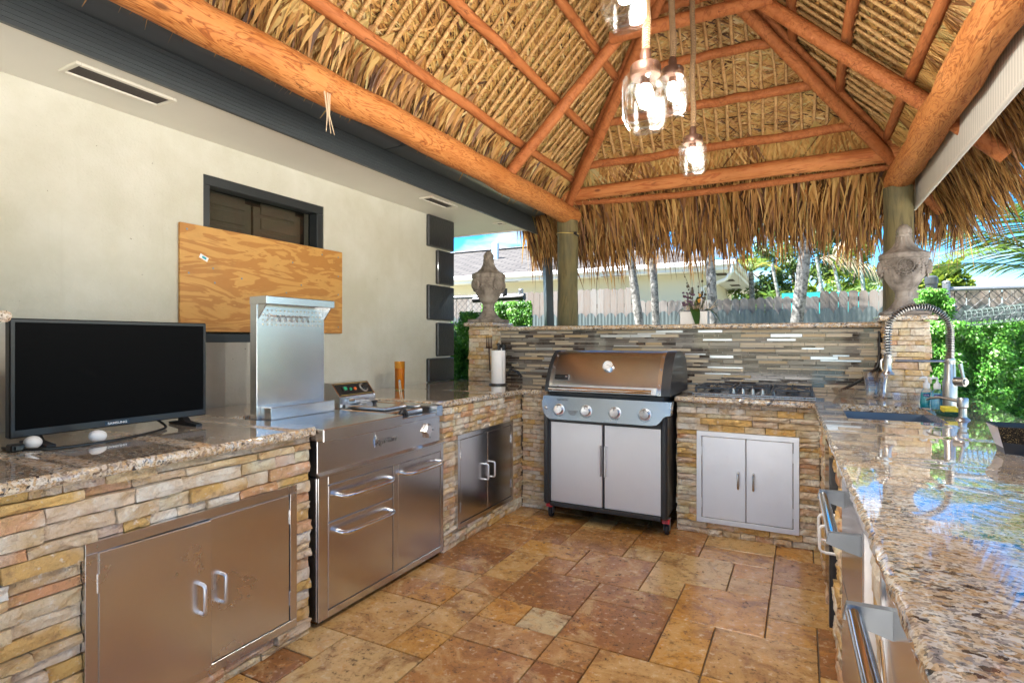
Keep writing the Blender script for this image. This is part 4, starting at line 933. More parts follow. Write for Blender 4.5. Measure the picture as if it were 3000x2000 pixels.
# fryer bay
for (xa, xb, ya, yb, za, zb) in ((-2.44, -1.905, 2.700, 2.765, .847, .914), (-1.945, -1.905, 2.3365, 2.699, .847, .876), (-2.44, -1.946, 2.3365, 2.699, .847, .858)):
    m = M(); m.box(xa, xb, ya, yb, za, zb, .003); part('bay_rim', m, 'steel', ct)
# tall back panel with ledge, trough and hook rail
m = M(); m.box(-2.425, -2.375, 1.850, 2.285, .907, 1.512, .002); bp = part('back_panel', m, 'steel', ct)
m = M(); m.box(-2.425, -2.30, 1.846, 2.290, 1.474, 1.514, .003); part('panel_ledge', m, 'steel', bp)
m = M(); m.box(-2.374, -2.30, 1.872, 2.289, .907, .968, .002); part('trough', m, 'steel', bp)
for y in (1.858, 2.278):
    m = M(); m.prism([(-2.374, 1.474), (-2.315, 1.474), (-2.374, 1.405)], y - .003, y + .003, 'y'); part('gusset', m, 'steel', bp)
hm_ = M(); random.seed(21)
for r_ in range(4):
    for c_ in range(15):
        if (r_ == 0 and c_ < 1): continue
        hm_.lathe([(.0038, 0), (.0038, .0012)], (-2.3748, 1.885 + c_ * .0262, 1.448 - r_ * .024), 8, axis=0)
part('perforations', hm_, 'brass_dot' if 'brass_dot' in MATS else 'tile_beige', bp, smooth=False, kind='stuff')
m = M(); m.tube([(-2.36, 1.905, 1.432), (-2.352, 1.92, 1.420), (-2.352, 2.16, 1.420)], .0022, 8); rl_ = part('hook_rail', m, 'chrome', bp)
for k in range(6):
    y = 1.945 + k * .036; m = M(); m.tube([(-2.352, y, 1.425), (-2.33, y - .004, 1.405), (-2.318, y - .010, 1.392), (-2.316, y - .004, 1.390), (-2.33, y + .006, 1.405), (-2.350, y + .008, 1.424)], .0019, 6); part('hook', m, 'chrome', rl_)
# bottle opener
m = M(); m.prism([(2.600, .775), (2.617, .800), (2.632, .818), (2.640, .800), (2.668, .785), (2.668, .772), (2.645, .765), (2.636, .735), (2.628, .735), (2.624, .757)], -1.927, -1.905, 'x'); op = part('bottle_opener', m, 'chrome', ct)
m = M()
for (y, z) in ((2.636, .812), (2.664, .779), (2.632, .740)): m.ball((-1.903, y, z), .006, 10, 6)
part('screw', m, 'galvanised', op)
text('logo_plate', 'Signateur', .046, 'black_metal', ct, (-1.9272, 2.285, .778), (R(90), 0, R(90)), .0012, 1.0, True)
text('logo', 'Signateur', .044, 'chrome', ct, (-1.9255, 2.285, .778), (R(90), 0, R(90)), .0008)
m = M(); m.tube([(-1.926, 2.193, .755), (-1.925, 2.188, .785), (-1.925, 2.198, .805), (-1.925, 2.193, .83)], [.002, .0035, .0025, .001], 8); m.tube([(-1.925, 2.20, .78), (-1.925, 2.206, .80), (-1.925, 2.203, .815)], [.002, .003, .001], 8); part('flame_mark', m, 'chrome', ct)
for (x, y) in ((-1.96, 1.86), (-1.96, 2.73), (-2.40, 1.86), (-2.40, 2.73)):
    m = M(); m.lathe([(.010, -.011), (.026, -.010), (.0275, -.005), (.0275, .005), (.026, .010), (.010, .011)], (x, y, .0355), 20, axis=0); c = part('caster', m, 'rubber', ct)
# deep fryer
fy = thing('deep_fryer', 'small electric deep fryer with control box, lid and wire basket handle', 'fryer', (-2.2, 2.52, .86))
m = M(); m.prism([(-2.455, .860), (-2.335, .860), (-2.335, .972), (-2.40, 1.046), (-2.455, 1.050)], 2.362, 2.660, 'y'); part('control_box', m, 'steel', fy)
def onp(y, t, off):   # point on the sloping control panel
    a_, b_ = Vector((-2.335, y, .972)), Vector((-2.40, y, 1.046)); n_ = Vector((.074, 0, .065)).normalized(); return a_ + (b_ - a_) * t + n_ * off
m = M(); m.add([onp(2.372, .05, .0015), onp(2.650, .05, .0015), onp(2.650, .95, .0015), onp(2.372, .95, .0015)], [(0, 1, 2, 3)]); cp = part('control_panel', m, 'black_plastic', fy, smooth=False)
m = M()
for t0 in (.09, .90): m.add([onp(2.376, t0, .002), onp(2.646, t0, .002), onp(2.646, t0 + .02, .002), onp(2.376, t0 + .02, .002)], [(0, 1, 2, 3)])
part('gold_lines', m, 'yellow_wire', cp, smooth=False)
def disc(y, t, r, h, mat, nm, sq=0):
    c = onp(y, t, .002); m = M(); m.lathe([(r, 0), (r, h * .7), (r * .85, h), (.001, h)], (0, 0, 0), 24, sq=sq); q = Vector((.074, 0, .065)).normalized().to_track_quat('Z', 'Y').to_matrix(); m.v = [tuple(q @ Vector(p) + c) for p in m.v]; return part(nm, m, mat, cp)
disc(2.43, .5, .017, .008, 'black_plastic', 'switch_base', 6); disc(2.432, .5, .011, .014, 'led_green', 'rocker_switch', 6); disc(2.478, .48, .009, .008, 'led_green', 'indicator_light'); disc(2.515, .48, .009, .008, 'led_orange', 'indicator_light')
disc(2.592, .52, .032, .003, 'tile_grey', 'dial_plate'); kn_ = disc(2.594, .52, .022, .016, 'black_plastic', 'dial')
q = Vector((.074, 0, .065)).normalized().to_track_quat('Z', 'Y').to_matrix(); m = M(); m.box(-.021, .021, -.0055, .0055, .012, .026, .002); m.v = [tuple(q @ (Matrix.Rotation(.5, 3, 'Z') @ Vector(p)) + onp(2.594, .52, .002)) for p in m.v]; part('dial_grip', m, 'black_plastic', kn_)
m = M(); m.box(-2.334, -2.305, 2.46, 2.54, .93, .955, .003); m.tube([(-2.325, 2.42, .95), (-2.32, 2.46, .95)], .008, 8); m.tube([(-2.325, 2.58, .95), (-2.32, 2.54, .95)], .006, 8); part('heater_bracket', m, 'steel', fy)
m = M(); m.box(-2.33, -1.975, 2.362, 2.66, .859, .905, .006); part('tank', m, 'steel', fy)
m = M(); m.box(-2.325, -2.035, 2.395, 2.585, .909, .926, .003); ld = part('lid', m, 'steel', fy)
m = M(); m.lathe([(.012, .926), (.010, .934), (.018, .942), (.019, .948), (.015, .951), (.001, .952)], (-2.20, 2.50, 0), 20); part('knob', m, 'black_plastic', ld)
m = M(); m.box(-2.11, -1.985, 2.592, 2.652, .909, .922, .003); part('lid_flap', m, 'steel', fy)
m = M(); 
for dy in (-.008, .008): m.tube([(-2.08, 2.60 + dy, .930), (-2.19, 2.72 + dy, 1.00), (-2.255, 2.795 + dy * .6, 1.04)], .0032, 8)
m.tube([(-2.255, 2.79, 1.04), (-2.258, 2.80, 1.042)], .006, 8); part('basket_handle', m, 'chrome', fy)
m = M(); m.tube([(-1.96, 2.46 + .03 * math.cos(t), .876 + .032 * math.sin(t)) for t in [math.pi * i / 10 for i in range(11)]], .011, 10); m.tube([(-1.955, 2.40, .880), (-1.955, 2.435, .885)], .012, 10); part('power_grip', m, 'black_plastic', fy)
# ------------------------------------------------------------------ tumbler, towel, urns, orchid
m = M(); x, y = -2.71, 3.36
m.lathe([(.034, .0), (.036, .003), (.040, .215), (.038, .215), (.034, .008), (.001, .007)], (x, y, TOP1 + .0005), 32, caps=False); m.f.append(tuple(range(31, -1, -1)))
t = thing('tumbler', 'tall amber plastic tumbler on the granite near the fryer', 'cup', (x, y, TOP1)); part('cup', m, 'amber_glass', t, ang=60)
m = M(); m.lathe([(.0335, .01), (.0365, .165), (.001, .166)], (x, y, TOP1), 28); part('cup_insert', m, 'amber_core', t)
pt = thing('paper_towel_holder', 'white paper towel roll standing on its black holder', 'paper towel', (-2.28, 4.13, TOP1))
m = M(); m.lathe([(.08, 0), (.08, .008), (.075, .012), (.001, .012)], (-2.28, 4.13, TOP1 + .0005), 28); part('base', m, 'black_metal', pt)
m = M(); m.lathe([(.008, .012), (.008, .33), (.014, .335), (.014, .35), (.001, .355)], (-2.28, 4.13, TOP1), 14); part('rod', m, 'black_metal', pt)
m = M(); m.lathe([(.020, .013), (.058, .013), (.0595, .02), (.0595, .285), (.058, .29), (.02, .29)], (-2.28, 4.13, TOP1), 36); part('roll', m, 'paper', pt)
m = M(); m.add([(-2.228, 4.10, .94), (-2.214, 4.085, .945), (-2.214, 4.08, 1.19), (-2.225, 4.10, 1.205)], [(0, 1, 2, 3)]); part('loose_sheet', m, 'paper', pt, smooth=False)
gf = thing('grill_fork', 'rusty long grill fork and dark sleeve leaning on the stone pillar', 'utensil', (-2.50, 4.35, TOP1))
m = M(); 
for k in range(4): m.tube([(-2.535 + k * .017, 4.372, 1.235), (-2.535 + k * .017, 4.375, 1.33)], [.005, .0025], 8)
m.box(-2.542, -2.476, 4.366, 4.379, 1.222, 1.237, .003); m.tube([(-2.51, 4.372, 1.225), (-2.50, 4.372, 1.02)], .006, 8); part('fork', m, 'bronze', gf)
m = M(); m.box(-2.47, -2.40, 4.45, 4.50, .921, 1.26, .01); part('sleeve', m, 'black_plastic', gf)
m = M(); m.box(-2.43, -2.418, 4.448, 4.449, 1.19, 1.225); part('paper_tag', m, 'paper', gf, smooth=False)
m = M(); m.tube([(-2.40, 4.47, .95), (-2.36, 4.50, 1.03), (-2.30, 4.53, 1.01), (-2.26, 4.535, .96)], .012, 8); part('cord', m, 'black_plastic', gf)
def urn(x, y, z, label, s=1.0, rz=0.0):
    u = thing('stone_urn', label, 'urn', (x, y, z), 'carved stone urns')
    m = M(); a_ = .145 * s; m.box(x - a_, x + a_, y - a_, y + a_, z + .001, z + .032 * s, .006); part('plinth', m, 'urn_stone', u)
    fl = lambda r, zz, t: r * (1 + .035 * (abs(math.sin(6 * t)) - .5))
    m = M(); m.lathe([(r * s, zz * s) for r, zz in ((.118, .033), (.118, .042), (.10, .052), (.082, .075), (.062, .105), (.054, .125), (.058, .130), (.058, .138), (.052, .142), (.054, .172), (.063, .182))], (x, y, z), 48, fl); part('foot', m, 'urn_stone', u, ang=60)
    fl2 = lambda r, zz, t: r * (1 + (.03 * (abs(math.cos(4 * t)) ** .5 - .6) if zz < .30 * s else 0))
    m = M(); m.lathe([(r * s, zz * s) for r, zz in ((.060, .183), (.075, .20), (.103, .245), (.128, .295), (.143, .345), (.149, .395), (.150, .415))], (x, y, z), 64, fl2); part('bowl', m, 'urn_stone', u, ang=60)
    fl3 = lambda r, zz, t: r * (1 + (.018 * math.cos(30 * t)))
    m = M(); m.lathe([(r * s, zz * s) for r, zz in ((.150, .416), (.157, .418), (.158, .45), (.152, .456))], (x, y, z), 90, fl3); part('rim', m, 'urn_stone', u, ang=60)
    fl4 = lambda r, zz, t: r * (1 + .05 * math.cos(12 * t + zz * 12))
    m = M(); m.lathe([(r * s, zz * s) for r, zz in ((.150, .457), (.132, .466), (.10, .482), (.072, .51), (.054, .545), (.046, .585))], (x, y, z), 72, fl4); m.lathe([(r * s, zz * s) for r, zz in ((.050, .585), (.052, .592), (.050, .60))], (x, y, z), 32); part('lid', m, 'urn_stone', u, ang=60)
    fl5 = lambda r, zz, t: r * (1 + .06 * math.cos(8 * t + zz * 60))
    m = M(); m.lathe([(r * s, zz * s) for r, zz in ((.043, .60), (.049, .618), (.047, .635), (.036, .655), (.02, .672), (.002, .678))], (x, y, z), 48, fl5); part('finial', m, 'urn_stone', u, ang=60)
    for k in range(4):
        a_ = rz + k * math.pi / 2; c = Vector((math.cos(a_), math.sin(a_), 0)); sd = Vector((-math.sin(a_), math.cos(a_), 0)); cc = Vector((x, y, z + .355 * s)) + c * .1475 * s
        m = M(); q = c.to_track_quat('Z', 'Y').to_matrix()
        m.lathe([(.054 * s, -.01), (.054 * s, .013), (.047 * s, .015), (.044 * s, .004), (.012 * s, .004), (.010 * s, .018), (.001, .020)], (0, 0, 0), 32)
        for p_ in range(12):
            b_ = 2 * math.pi * p_ / 12; m.ball((.028 * s * math.cos(b_), .028 * s * math.sin(b_), .006), .011 * s, 8, 5, (1.25, .6, .5)) if False else m.tube([(.012 * s * math.cos(b_), .012 * s * math.sin(b_), .007), (.03 * s * math.cos(b_), .03 * s * math.sin(b_), .015), (.042 * s * math.cos(b_), .042 * s * math.sin(b_), .007)], [.003 * s, .0065 * s, .004 * s], 6)
        m.v = [tuple(q @ Vector(p) + cc) for p in m.v]; part('rosette', m, 'urn_stone', u, ang=60)
        m = M()
        for i in range(17):
            f = -1 + 2 * i / 16; ang = a_ + f * .70; rr = (.148 - .006 * (1 - f * f)) * s; m.ball((x + rr * math.cos(ang), y + rr * math.sin(ang), z + (.395 - .105 * (1 - f * f)) * s), 0.009 * s * (1 + .25 * ((i * 7) % 3 - 1)), 7, 5)
        for j in range(6):
            ang = a_ + math.pi / 4; m.ball((x + (.150 - .006 * j * .4) * s * math.cos(ang), y + .149 * s * math.sin(ang), z + (.40 - .02 * j) * s), (.009 - .0008 * j) * s, 7, 5)
        part('garland', m, 'urn_stone', u, ang=80)
    return u
urn(-2.625, 4.565, 1.4585, 'carved stone urn on the pillar beside the black quoins', 1.0, R(-25))
urn(.60, 4.50, 1.4585, 'carved stone urn with round rosette on the pillar behind the faucet', .90, R(-94))
oc = thing('orchid_planter', 'dried orchid with drooping leaves in a white rectangular planter', 'plant', (-.77, 4.72, 1.4225))
ox0, ox1, oy0, oy1, oz0 = -.885, -.672, 4.665, 4.80, 1.4235
m = M(); m.box(ox0, ox1, oy0, oy1, oz0, oz0 + .105, .004); part('planter', m, 'planter_white', oc)
m = M(); m.box(ox0 + .008, ox1 - .008, oy0 + .008, oy1 - .008, oz0 + .1055, oz0 + .109); part('soil', m, 'soil', oc, smooth=False)
def strap(p, d, L, w, droop, nseg=8):
    m = M(); d = Vector(d).normalized(); sd = d.cross(Vector((0, 0, 1))).normalized(); vs = []
    for i in range(nseg + 1):
        t = i / nseg; c = Vector(p) + d * (L * t) + Vector((0, 0, -droop * t * t)); ww = w * math.sin(math.pi * min(.97, .12 + .86 * t)) ** .6
        vs += [c - sd * ww / 2 + Vector((0, 0, .004)), c - Vector((0, 0, .003)), c + sd * ww / 2 + Vector((0, 0, .004))]
    fs = []
    for i in range(nseg): b_ = 3 * i; fs += [(b_, b_ + 1, b_ + 4, b_ + 3), (b_ + 1, b_ + 2, b_ + 5, b_ + 4)]
    m.add(vs, fs, [.3 + .4 * (k % 3) / 2 for k in range(len(vs))]); return m
zt = oz0 + .112
for (p, d, L, w, dr) in (((-.79, 4.70, zt), (.25, -.5, .55), .17, .075, .26), ((-.86, 4.73, zt), (-.6, -.1, .8), .12, .05, .17), ((-.70, 4.73, zt), (.75, -.1, .75), .13, .04, .19), ((-.80, 4.73, zt), (-.35, -.2, 1), .11, .065, .02), ((-.74, 4.74, zt), (.4, 0, 1), .12, .06, .02), ((-.69, 4.70, zt), (.9, -.25, .35), .13, .026, .15), ((-.77, 4.75, zt), (.1, .2, 1), .12, .06, .0)):
    part('leaf', strap(p, d, L, w, dr), 'orchid_leaf', oc, ang=80)
rs = random.Random(9)
for (px, tops) in ((-.80, (-.88, 1.88)), (-.795, (-.80, 1.79)), (-.72, (-.72, 1.86)), (-.72, (-.655, 1.79)), (-.745, (-.755, 1.77)), (-.77, (-.70, 1.72))):
    p0 = Vector((px, 4.73, zt)); p1 = Vector((tops[0], 4.73 + rs.uniform(-.03, .03), tops[1])); mid = (p0 + p1) / 2 + Vector((px - tops[0], 0, .03)) * .3
    m = M(); m.tube([p0, mid, p1], [.0028, .0022, .001], 6)
    for k in range(5):
        f = rs.uniform(.25, .9); c = p0 * (1 - f) ** 2 + mid * 2 * f * (1 - f) + p1 * f * f; m.ball(c, rs.uniform(.006, .014), 6, 4, (1, .7, 1.2))
    part('stem', m, 'stem_dark', oc)
m = M()
for k in range(26):
    c = Vector((-.815 + rs.uniform(-.06, .03), 4.71 + rs.uniform(-.02, .03), 1.64 + rs.uniform(-.06, .06))); m.ball(c, rs.uniform(.005, .012), 6, 4, (1.3, .6, 1))
part('withered_flowers', m, 'flower_dark', oc, kind='stuff')
m = M()
for k in range(7): m.ball((-.742 + rs.uniform(-.018, .018), 4.70 + rs.uniform(-.01, .02), 1.635 + rs.uniform(-.03, .04)), rs.uniform(.006, .011), 6, 4)
part('flowers', m, 'flower_orange', oc, kind='stuff')
m = M()
for k in range(40):
    s0 = Vector((-.72 + rs.uniform(-.13, .06), 4.74, zt + .01)); m.tube([s0, s0 + Vector((rs.uniform(-.06, .09), rs.uniform(-.03, .03), rs.uniform(.02, .09)))], [.002, .001], 5)
part('aerial_roots', m, 'straw', oc, kind='stuff')
# ------------------------------------------------------------------ gas grill
gr = thing('gas_grill', 'four burner stainless gas grill with black frame and closed lid', 'grill', (-1.21, 3.98, 0))
gx0, gx1 = -1.655, -.795
for (xa, xb) in ((gx0, gx0 + .045), (gx1 - .025, gx1 + .02)):
    m = M(); m.box(xa, xb, 3.665, 3.715, .125, .80, .012); part('frame_post', m, 'black_metal', gr)
    m = M(); m.box(xa, xb, 4.30, 4.345, .125, .80, .01); part('frame_post', m, 'black_metal', gr)
m = M(); m.box(gx0 + .01, gx1 + .01, 3.72, 4.34, .13, .80, .004); part('cabinet', m, 'black_metal', gr)
m = M(); m.box(gx0 + .045, gx1 - .025, 3.675, 3.719, .112, .140, .004); part('bottom_rail', m, 'black_metal', gr)
m = M(); m.box(gx0 + .045, gx1 - .025, 3.675, 3.719, .716, .80, .002); part('top_rail', m, 'black_metal', gr)
for k, (xa, xb) in enumerate(((-1.608, -1.222), (-1.206, -.818))):
    m = M(); m.box(xa, xb, 3.692, 3.718, .142, .714, .003); d = part('door', m, 'steel_white', gr)
    hx = xb - .012 if k == 0 else xa + .012; m = M(); m.box(hx - .008, hx + .008, 3.664, 3.690, .36, .575, .004); part('handle', m, 'steel_white', d)
# control panel with rounded lower corners
prof = [(-1.632, .905), (-1.642, .86), (-1.638, .825), (-1.622, .782), (-1.60, .758), (-1.575, .746), (-.86, .746), (-.83, .752), (-.805, .775), (-.79, .800), (-.768, .812), (-.745, .816), (-.738, .90)]
m = M(); n = len(prof); fy_ = lambda z: 3.600 + (z - .746) * .14
m.add([(x, fy_(z), z) for x, z in prof] + [(x, fy_(z) + .07, z) for x, z in prof], [tuple(range(n))[::-1], tuple(range(n, 2 * n))] + [(i, (i + 1) % n, n + (i + 1) % n, n + i) for i in range(n)])
cpn = part('control_panel', m, 'steel_x', gr, ang=25)
for k, x in enumerate((-1.508, -1.307, -1.105, -.905)):
    z = .818; y = fy_(z)
    m = M(); m.lathe([(.040, .0), (.040, .004), (.036, .006), (.001, .006)], (x, y - .0002, z - .003), 32, axis=1); bz = part('knob_bezel', m, 'steel_white', cpn)
    m = M(); m.lathe([(.034, .006), (.033, .012), (.0305, .030), (.028, .033), (.001, .034)], (x, y, z), 32, axis=1); kb = part('knob', m, 'steel', cpn)
    m = M(); m.lathe([(.0335, .0055), (.0345, .0075), (.033, .009)], (x, y, z - .004), 32, axis=1, caps=False); part('knob_ring', m, 'red_plastic', kb)
    m = M(); m.box(x - .0015, x + .0015, y - .037, y - .033, z + .012, z + .028); part('pointer', m, 'dark_text', kb, smooth=False)
    m = M()
    for j in range(9):
        t_ = R(185 + j * 15); c = (x + .046 * math.cos(t_), z - .002 + .046 * math.sin(t_)); m.box(c[0] - .004, c[0] + .004, fy_(c[1]) - .001, fy_(c[1]) + .002, c[1] - .0022, c[1] + .0022)
    part('dial_marks', m, 'dark_text', cpn, smooth=False)
m = M(); m.lathe([(.011, 0), (.011, .006), (.008, .008), (.001, .008)], (-1.607, fy_(.825), .825), 20, axis=1); part('igniter_button', m, 'steel', cpn)
text('lettering', 'GENESIS', .017, 'dark_text', cpn, (-1.487, fy_(.882) - .0015, .882), (R(82), 0, 0), .0004, 1.3)
for r_ in range(4):
    text('lettering', 'CAUTION HOT SURFACE', .0045, 'dark_text', cpn, (-1.405, fy_(.80) - .0016, .806 - r_ * .006), (R(82), 0, 0), .0002, 1.1) if False else None
m = M()
for r_ in range(6): zz = .810 - r_ * .0055; m.box(-1.448 + .004 * r_, -1.368 - .004 * r_, fy_(zz) - .0008, fy_(zz) + .001, zz - .0009, zz + .0009)
part('warning_print', m, 'bronze', cpn, smooth=False)
m = M(); m.box(gx0 + .03, gx1 - .01, 3.70, 4.33, .80, .928, .006); part('cook_box', m, 'black_metal', gr)
# lid
lp = [(3.650, .936), (3.652, .968), (3.662, 1.000), (3.690, 1.058), (3.728, 1.118), (3.775, 1.172), (3.825, 1.205), (3.875, 1.217), (3.98, 1.217), (4.10, 1.205), (4.20, 1.15), (4.24, 1.05), (4.25, .936)]
def lidsec(x0, x1, grow=0.0):
    m = M(); cy_, cz_ = 3.95, 1.02; pr = []
    for (y, z) in lp:
        v = Vector((y - cy_, z - cz_)); pr.append((y + v.x / v.length * grow, z + v.y / v.length * grow))
    m.prism(pr, x0, x1, 'x'); return m
lid = part('lid', lidsec(-1.578, -.838), 'steel_x', gr, ang=30)
for (xa, xb) in ((-1.632, -1.604), (-.812, -.752)): part('end_cap', lidsec(xa, xb, .006), 'black_metal', lid, ang=40)
for (xa, xb) in ((-1.6035, -1.5785), (-.8375, -.8125)):
    st = part('trim_strip', lidsec(xa, xb, .0025), 'steel', lid, ang=40)
    for (y, z) in ((3.651, .945), (3.66, 1.005), (3.715, 1.105), (3.79, 1.185)):
        m = M(); m.ball(((xa + xb) / 2, y - .004, z + .002), .005, 10, 6); part('rivet', m, 'chrome', st)
m = M(); m.box(-1.5775, -.8385, 3.640, 3.6505, .938, .985, .002); part('lower_band', m, 'steel_white', lid)
m = M(); m.tube([(-1.585, 3.605, .960), (-.862, 3.605, .960)], .0145, 20); hd = part('handle', m, 'chrome', lid)
for x in (-1.53, -.92):
    m = M(); m.tube([(x, 3.65, .967), (x, 3.612, .960)], .010, 10); part('standoff', m, 'black_plastic', hd)
nv = Vector((0, -.06, .045)).normalized(); tcn = Vector((-1.190, 3.722, 1.118)); q = nv.to_track_quat('Z', 'X').to_matrix()
def onlid(name, prof_, mat, par, n=28, off=0.0):
    m = M(); m.lathe(prof_, (0, 0, off), n); m.v = [tuple(q @ Vector(p) + tcn) for p in m.v]; return part(name, m, mat, par)
th_ = onlid('thermometer', [(.040, -.006), (.040, .010), (.035, .014), (.033, .012), (.001, .0115)], 'chrome', lid)
onlid('dial_face', [(.0325, .0122), (.001, .0124)], 'planter_white', th_)
m = M(); m.box(-.001, .001, -.006, .024, .0128, .0136); m.v = [tuple(q @ (Matrix.Rotation(R(160), 3, 'Z') @ Vector(p)) + tcn) for p in m.v]; part('needle', m, 'dark_text', th_, smooth=False)
m = M()
for k in range(24): t_ = 2 * math.pi * k / 24; m.box(.026 * math.cos(t_) - .0012, .026 * math.cos(t_) + .0012, .026 * math.sin(t_) - .0012, .026 * math.sin(t_) + .0012, .0124, .0131)
m.v = [tuple(q @ Vector(p) + tcn) for p in m.v]; part('scale_marks', m, 'dark_text', th_, smooth=False)
bc = Vector((-1.515, 3.676, 1.036)); qb = Vector((0, -.058, .028)).normalized().to_track_quat('Z', 'Y').to_matrix()
qb = Matrix(((1, 0, 0), (0, .4347, -.9006), (0, .9006, .4347)))
m = M(); m.box(-.054, .054, -.019, .019, -.002, .004, .002); m.v = [tuple(qb @ Vector(p) + bc) for p in m.v]; bd = part('badge', m, 'chrome', lid)
m = M(); m.box(-.050, .050, -.0155, .0155, .0035, .0048); m.v = [tuple(qb @ Vector(p) + bc) for p in m.v]; part('badge_field', m, 'black_plastic', bd, smooth=False)
text('lettering', 'weber', .033, 'chrome', bd, bc + qb @ Vector((-.010, .001, .0052)), (R(64.2), 0, 0), .0006, .95, True)
m = M(); m.ball((.036, .005, .005), .009, 12, 6, (1, .8, .3)); m.tube([(.031, -.002, .0055), (.027, -.012, .0055)], .0015, 6); m.tube([(.041, -.002, .0055), (.045, -.012, .0055)], .0015, 6); m.v = [tuple(qb @ Vector(p) + bc) for p in m.v]; part('emblem', m, 'chrome', bd)
for (x, y, fr_) in ((gx0 + .022, 3.765, 1), (gx1 - .003, 3.765, 1), (gx0 + .022, 4.30, 0), (gx1 - .003, 4.30, 0)):
    m = M(); m.lathe([(.008, -.013), (.034, -.012), (.036, -.007), (.036, .007), (.034, .012), (.008, .013)], (x, y, .0445), 24, axis=0); cs = part('caster', m, 'rubber', gr)
    m = M(); m.box(x - .020, x - .0145, y - .02, y + .02, .035, .105, .002); m.box(x + .0145, x + .020, y - .02, y + .02, .035, .105, .002); m.box(x - .020, x + .020, y - .025, y + .025, .1055, .118, .002); part('fork', m, 'galvanised', cs)
    if fr_: m = M(); m.prism([(y - .045, .088), (y - .040, .112), (y - .02, .116), (y - .022, .094)], x - .024, x + .024, 'x'); part('brake_tab', m, 'red_plastic', cs)
# ------------------------------------------------------------------ cooktop
ck = thing('gas_cooktop', 'five burner stainless gas cooktop with dark cast iron grates', 'cooktop', (-.30, 4.28, TOP1))
m = M(); m.box(-.690, .078, 4.055, 4.525, TOP1 + .0008, TOP1 + .013, .005); part('tray', m, 'steel_x', ck)
for (xa, xb) in ((-.672, -.430), (-.418, -.195), (-.183, .062)):
    ya, yb = 4.085 if xa != -.418 else 4.215, 4.50; z0, z1 = TOP1 + .04, TOP1 + .052
    m = M()
    for (p, q2) in (((xa, ya), (xb, ya)), ((xa, yb), (xb, yb))): m.box(p[0], q2[0], p[1] - .009, p[1] + .009, z0, z1, .003)
    for x in (xa + .009, xb - .009): m.box(x - .009, x + .009, ya + .0095, yb - .0095, z0, z1, .003)
    gt = part('grate', m, 'grate_iron', ck)
    for (x, y) in ((xa + .008, ya), (xb - .008, ya), (xa + .008, yb), (xb - .008, yb)):
        m = M(); m.box(x - .008, x + .008, y - .008, y + .008, TOP1 + .0135, z0, .002); part('grate_foot', m, 'grate_iron', gt)
    cxm = (xa + xb) / 2
    bs = [(ya + yb) / 2] if xa == -.418 else [ya + .105, yb - .105]
    for yb_ in bs:
        for k in range(4):
            a_ = math.pi / 4 + k * math.pi / 2 if False else k * math.pi / 2; L0, L1 = .03, .10; c, s_ = math.cos(a_), math.sin(a_)
            m = M(); m.tube([(cxm + c * L0, yb_ + s_ * L0, z1 + .006), (cxm + c * .06, yb_ + s_ * .06, z1 + .002), (cxm + c * L1, yb_ + s_ * L1, z1 - .006)], .0055, 6); part('grate_finger', m, 'grate_iron', gt)
        m = M(); m.lathe([(.045, TOP1 + .0135), (.045, TOP1 + .020), (.036, TOP1 + .024), (.036, TOP1 + .030), (.02, TOP1 + .032), (.001, TOP1 + .0325)], (cxm, yb_, 0), 24); part('burner', m, 'black_metal', ck)
for k in range(5):
    x = -.425 + k * .062; m = M(); m.lathe([(.021, 0), (.021, .004), (.015, .006), (.014, .026), (.012, .028), (.001, .028)], (x, 4.135, TOP1 + .013), 20); kb = part('knob', m, 'nickel', ck)
    m = M(); m.box(x - .003, x + .003, 4.12, 4.15, TOP1 + .0412, TOP1 + .046, .001); part('knob_grip', m, 'chrome', kb)
# ------------------------------------------------------------------ faucet and small things by the sink
fc = thing('kitchen_faucet', 'tall brushed nickel spring pull-down faucet beside the sink', 'faucet', (.695, 3.70, TOP1))
fx, fy2 = .695, 3.70
m = M(); m.lathe([(.036, 0), (.036, .006), (.033, .010), (.0325, .155), (.026, .175), (.024, .25), (.0215, .262), (.0215, .28), (.001, .28)], (fx, fy2, TOP1 + .0005), 28); part('body', m, 'nickel', fc)
hx_, hy_ = .415, 3.655; top = 1.455
arc = [(fx, fy2, 1.19), (fx, fy2, 1.30)]
for i in range(0, 17):
    t_ = math.pi * i / 16; f = (1 - math.cos(t_)) / 2; arc.append((fx + (hx_ - fx) * f, fy2 + (hy_ - fy2) * f, 1.345 + .135 * math.sin(t_)))
arc += [(hx_, hy_, 1.30), (hx_, hy_, 1.225)]
m = M(); m.tube(arc, .0105, 12); part('hose', m, 'black_plastic', fc)
# spring coil around the hose
cv = []; A_ = [Vector(p) for p in arc]; seglen = [(A_[i + 1] - A_[i]).length for i in range(len(A_) - 1)]; tot = sum(seglen); turns = 62; NP = turns * 8
def arcpos(d):
    for i, L in enumerate(seglen):
        if d <= L or i == len(seglen) - 1: t_ = d / L; return A_[i].lerp(A_[i + 1], min(t_, 1)), (A_[i + 1] - A_[i]).normalized()
        d -= L
pl = Vector((hx_ - fx, hy_ - fy2, 0)).normalized(); nrm_ = pl.cross(Vector((0, 0, 1)))
for i in range(NP + 1):
    f = i / NP; ff = f; c, tg = arcpos(tot * (ff ** 1.35)); b_ = tg.cross(nrm_).normalized(); a_ = 2 * math.pi * turns * f; cv.append(c + (nrm_ * math.cos(a_) + b_ * math.sin(a_)) * .0185)
m = M(); m.tube(cv, .0024, 6); part('spring', m, 'nickel', fc)
m = M(); m.lathe([(.010, .115), (.014, .112), (.019, .105), (.019, .095), (.0175, .09), (.0175, .02), (.021, .012), (.029, .004), (.030, 0), (.026, -.002), (.001, -.002)][::-1], (hx_, hy_, 1.112), 24); hd_ = part('spray_head', m, 'nickel', fc)
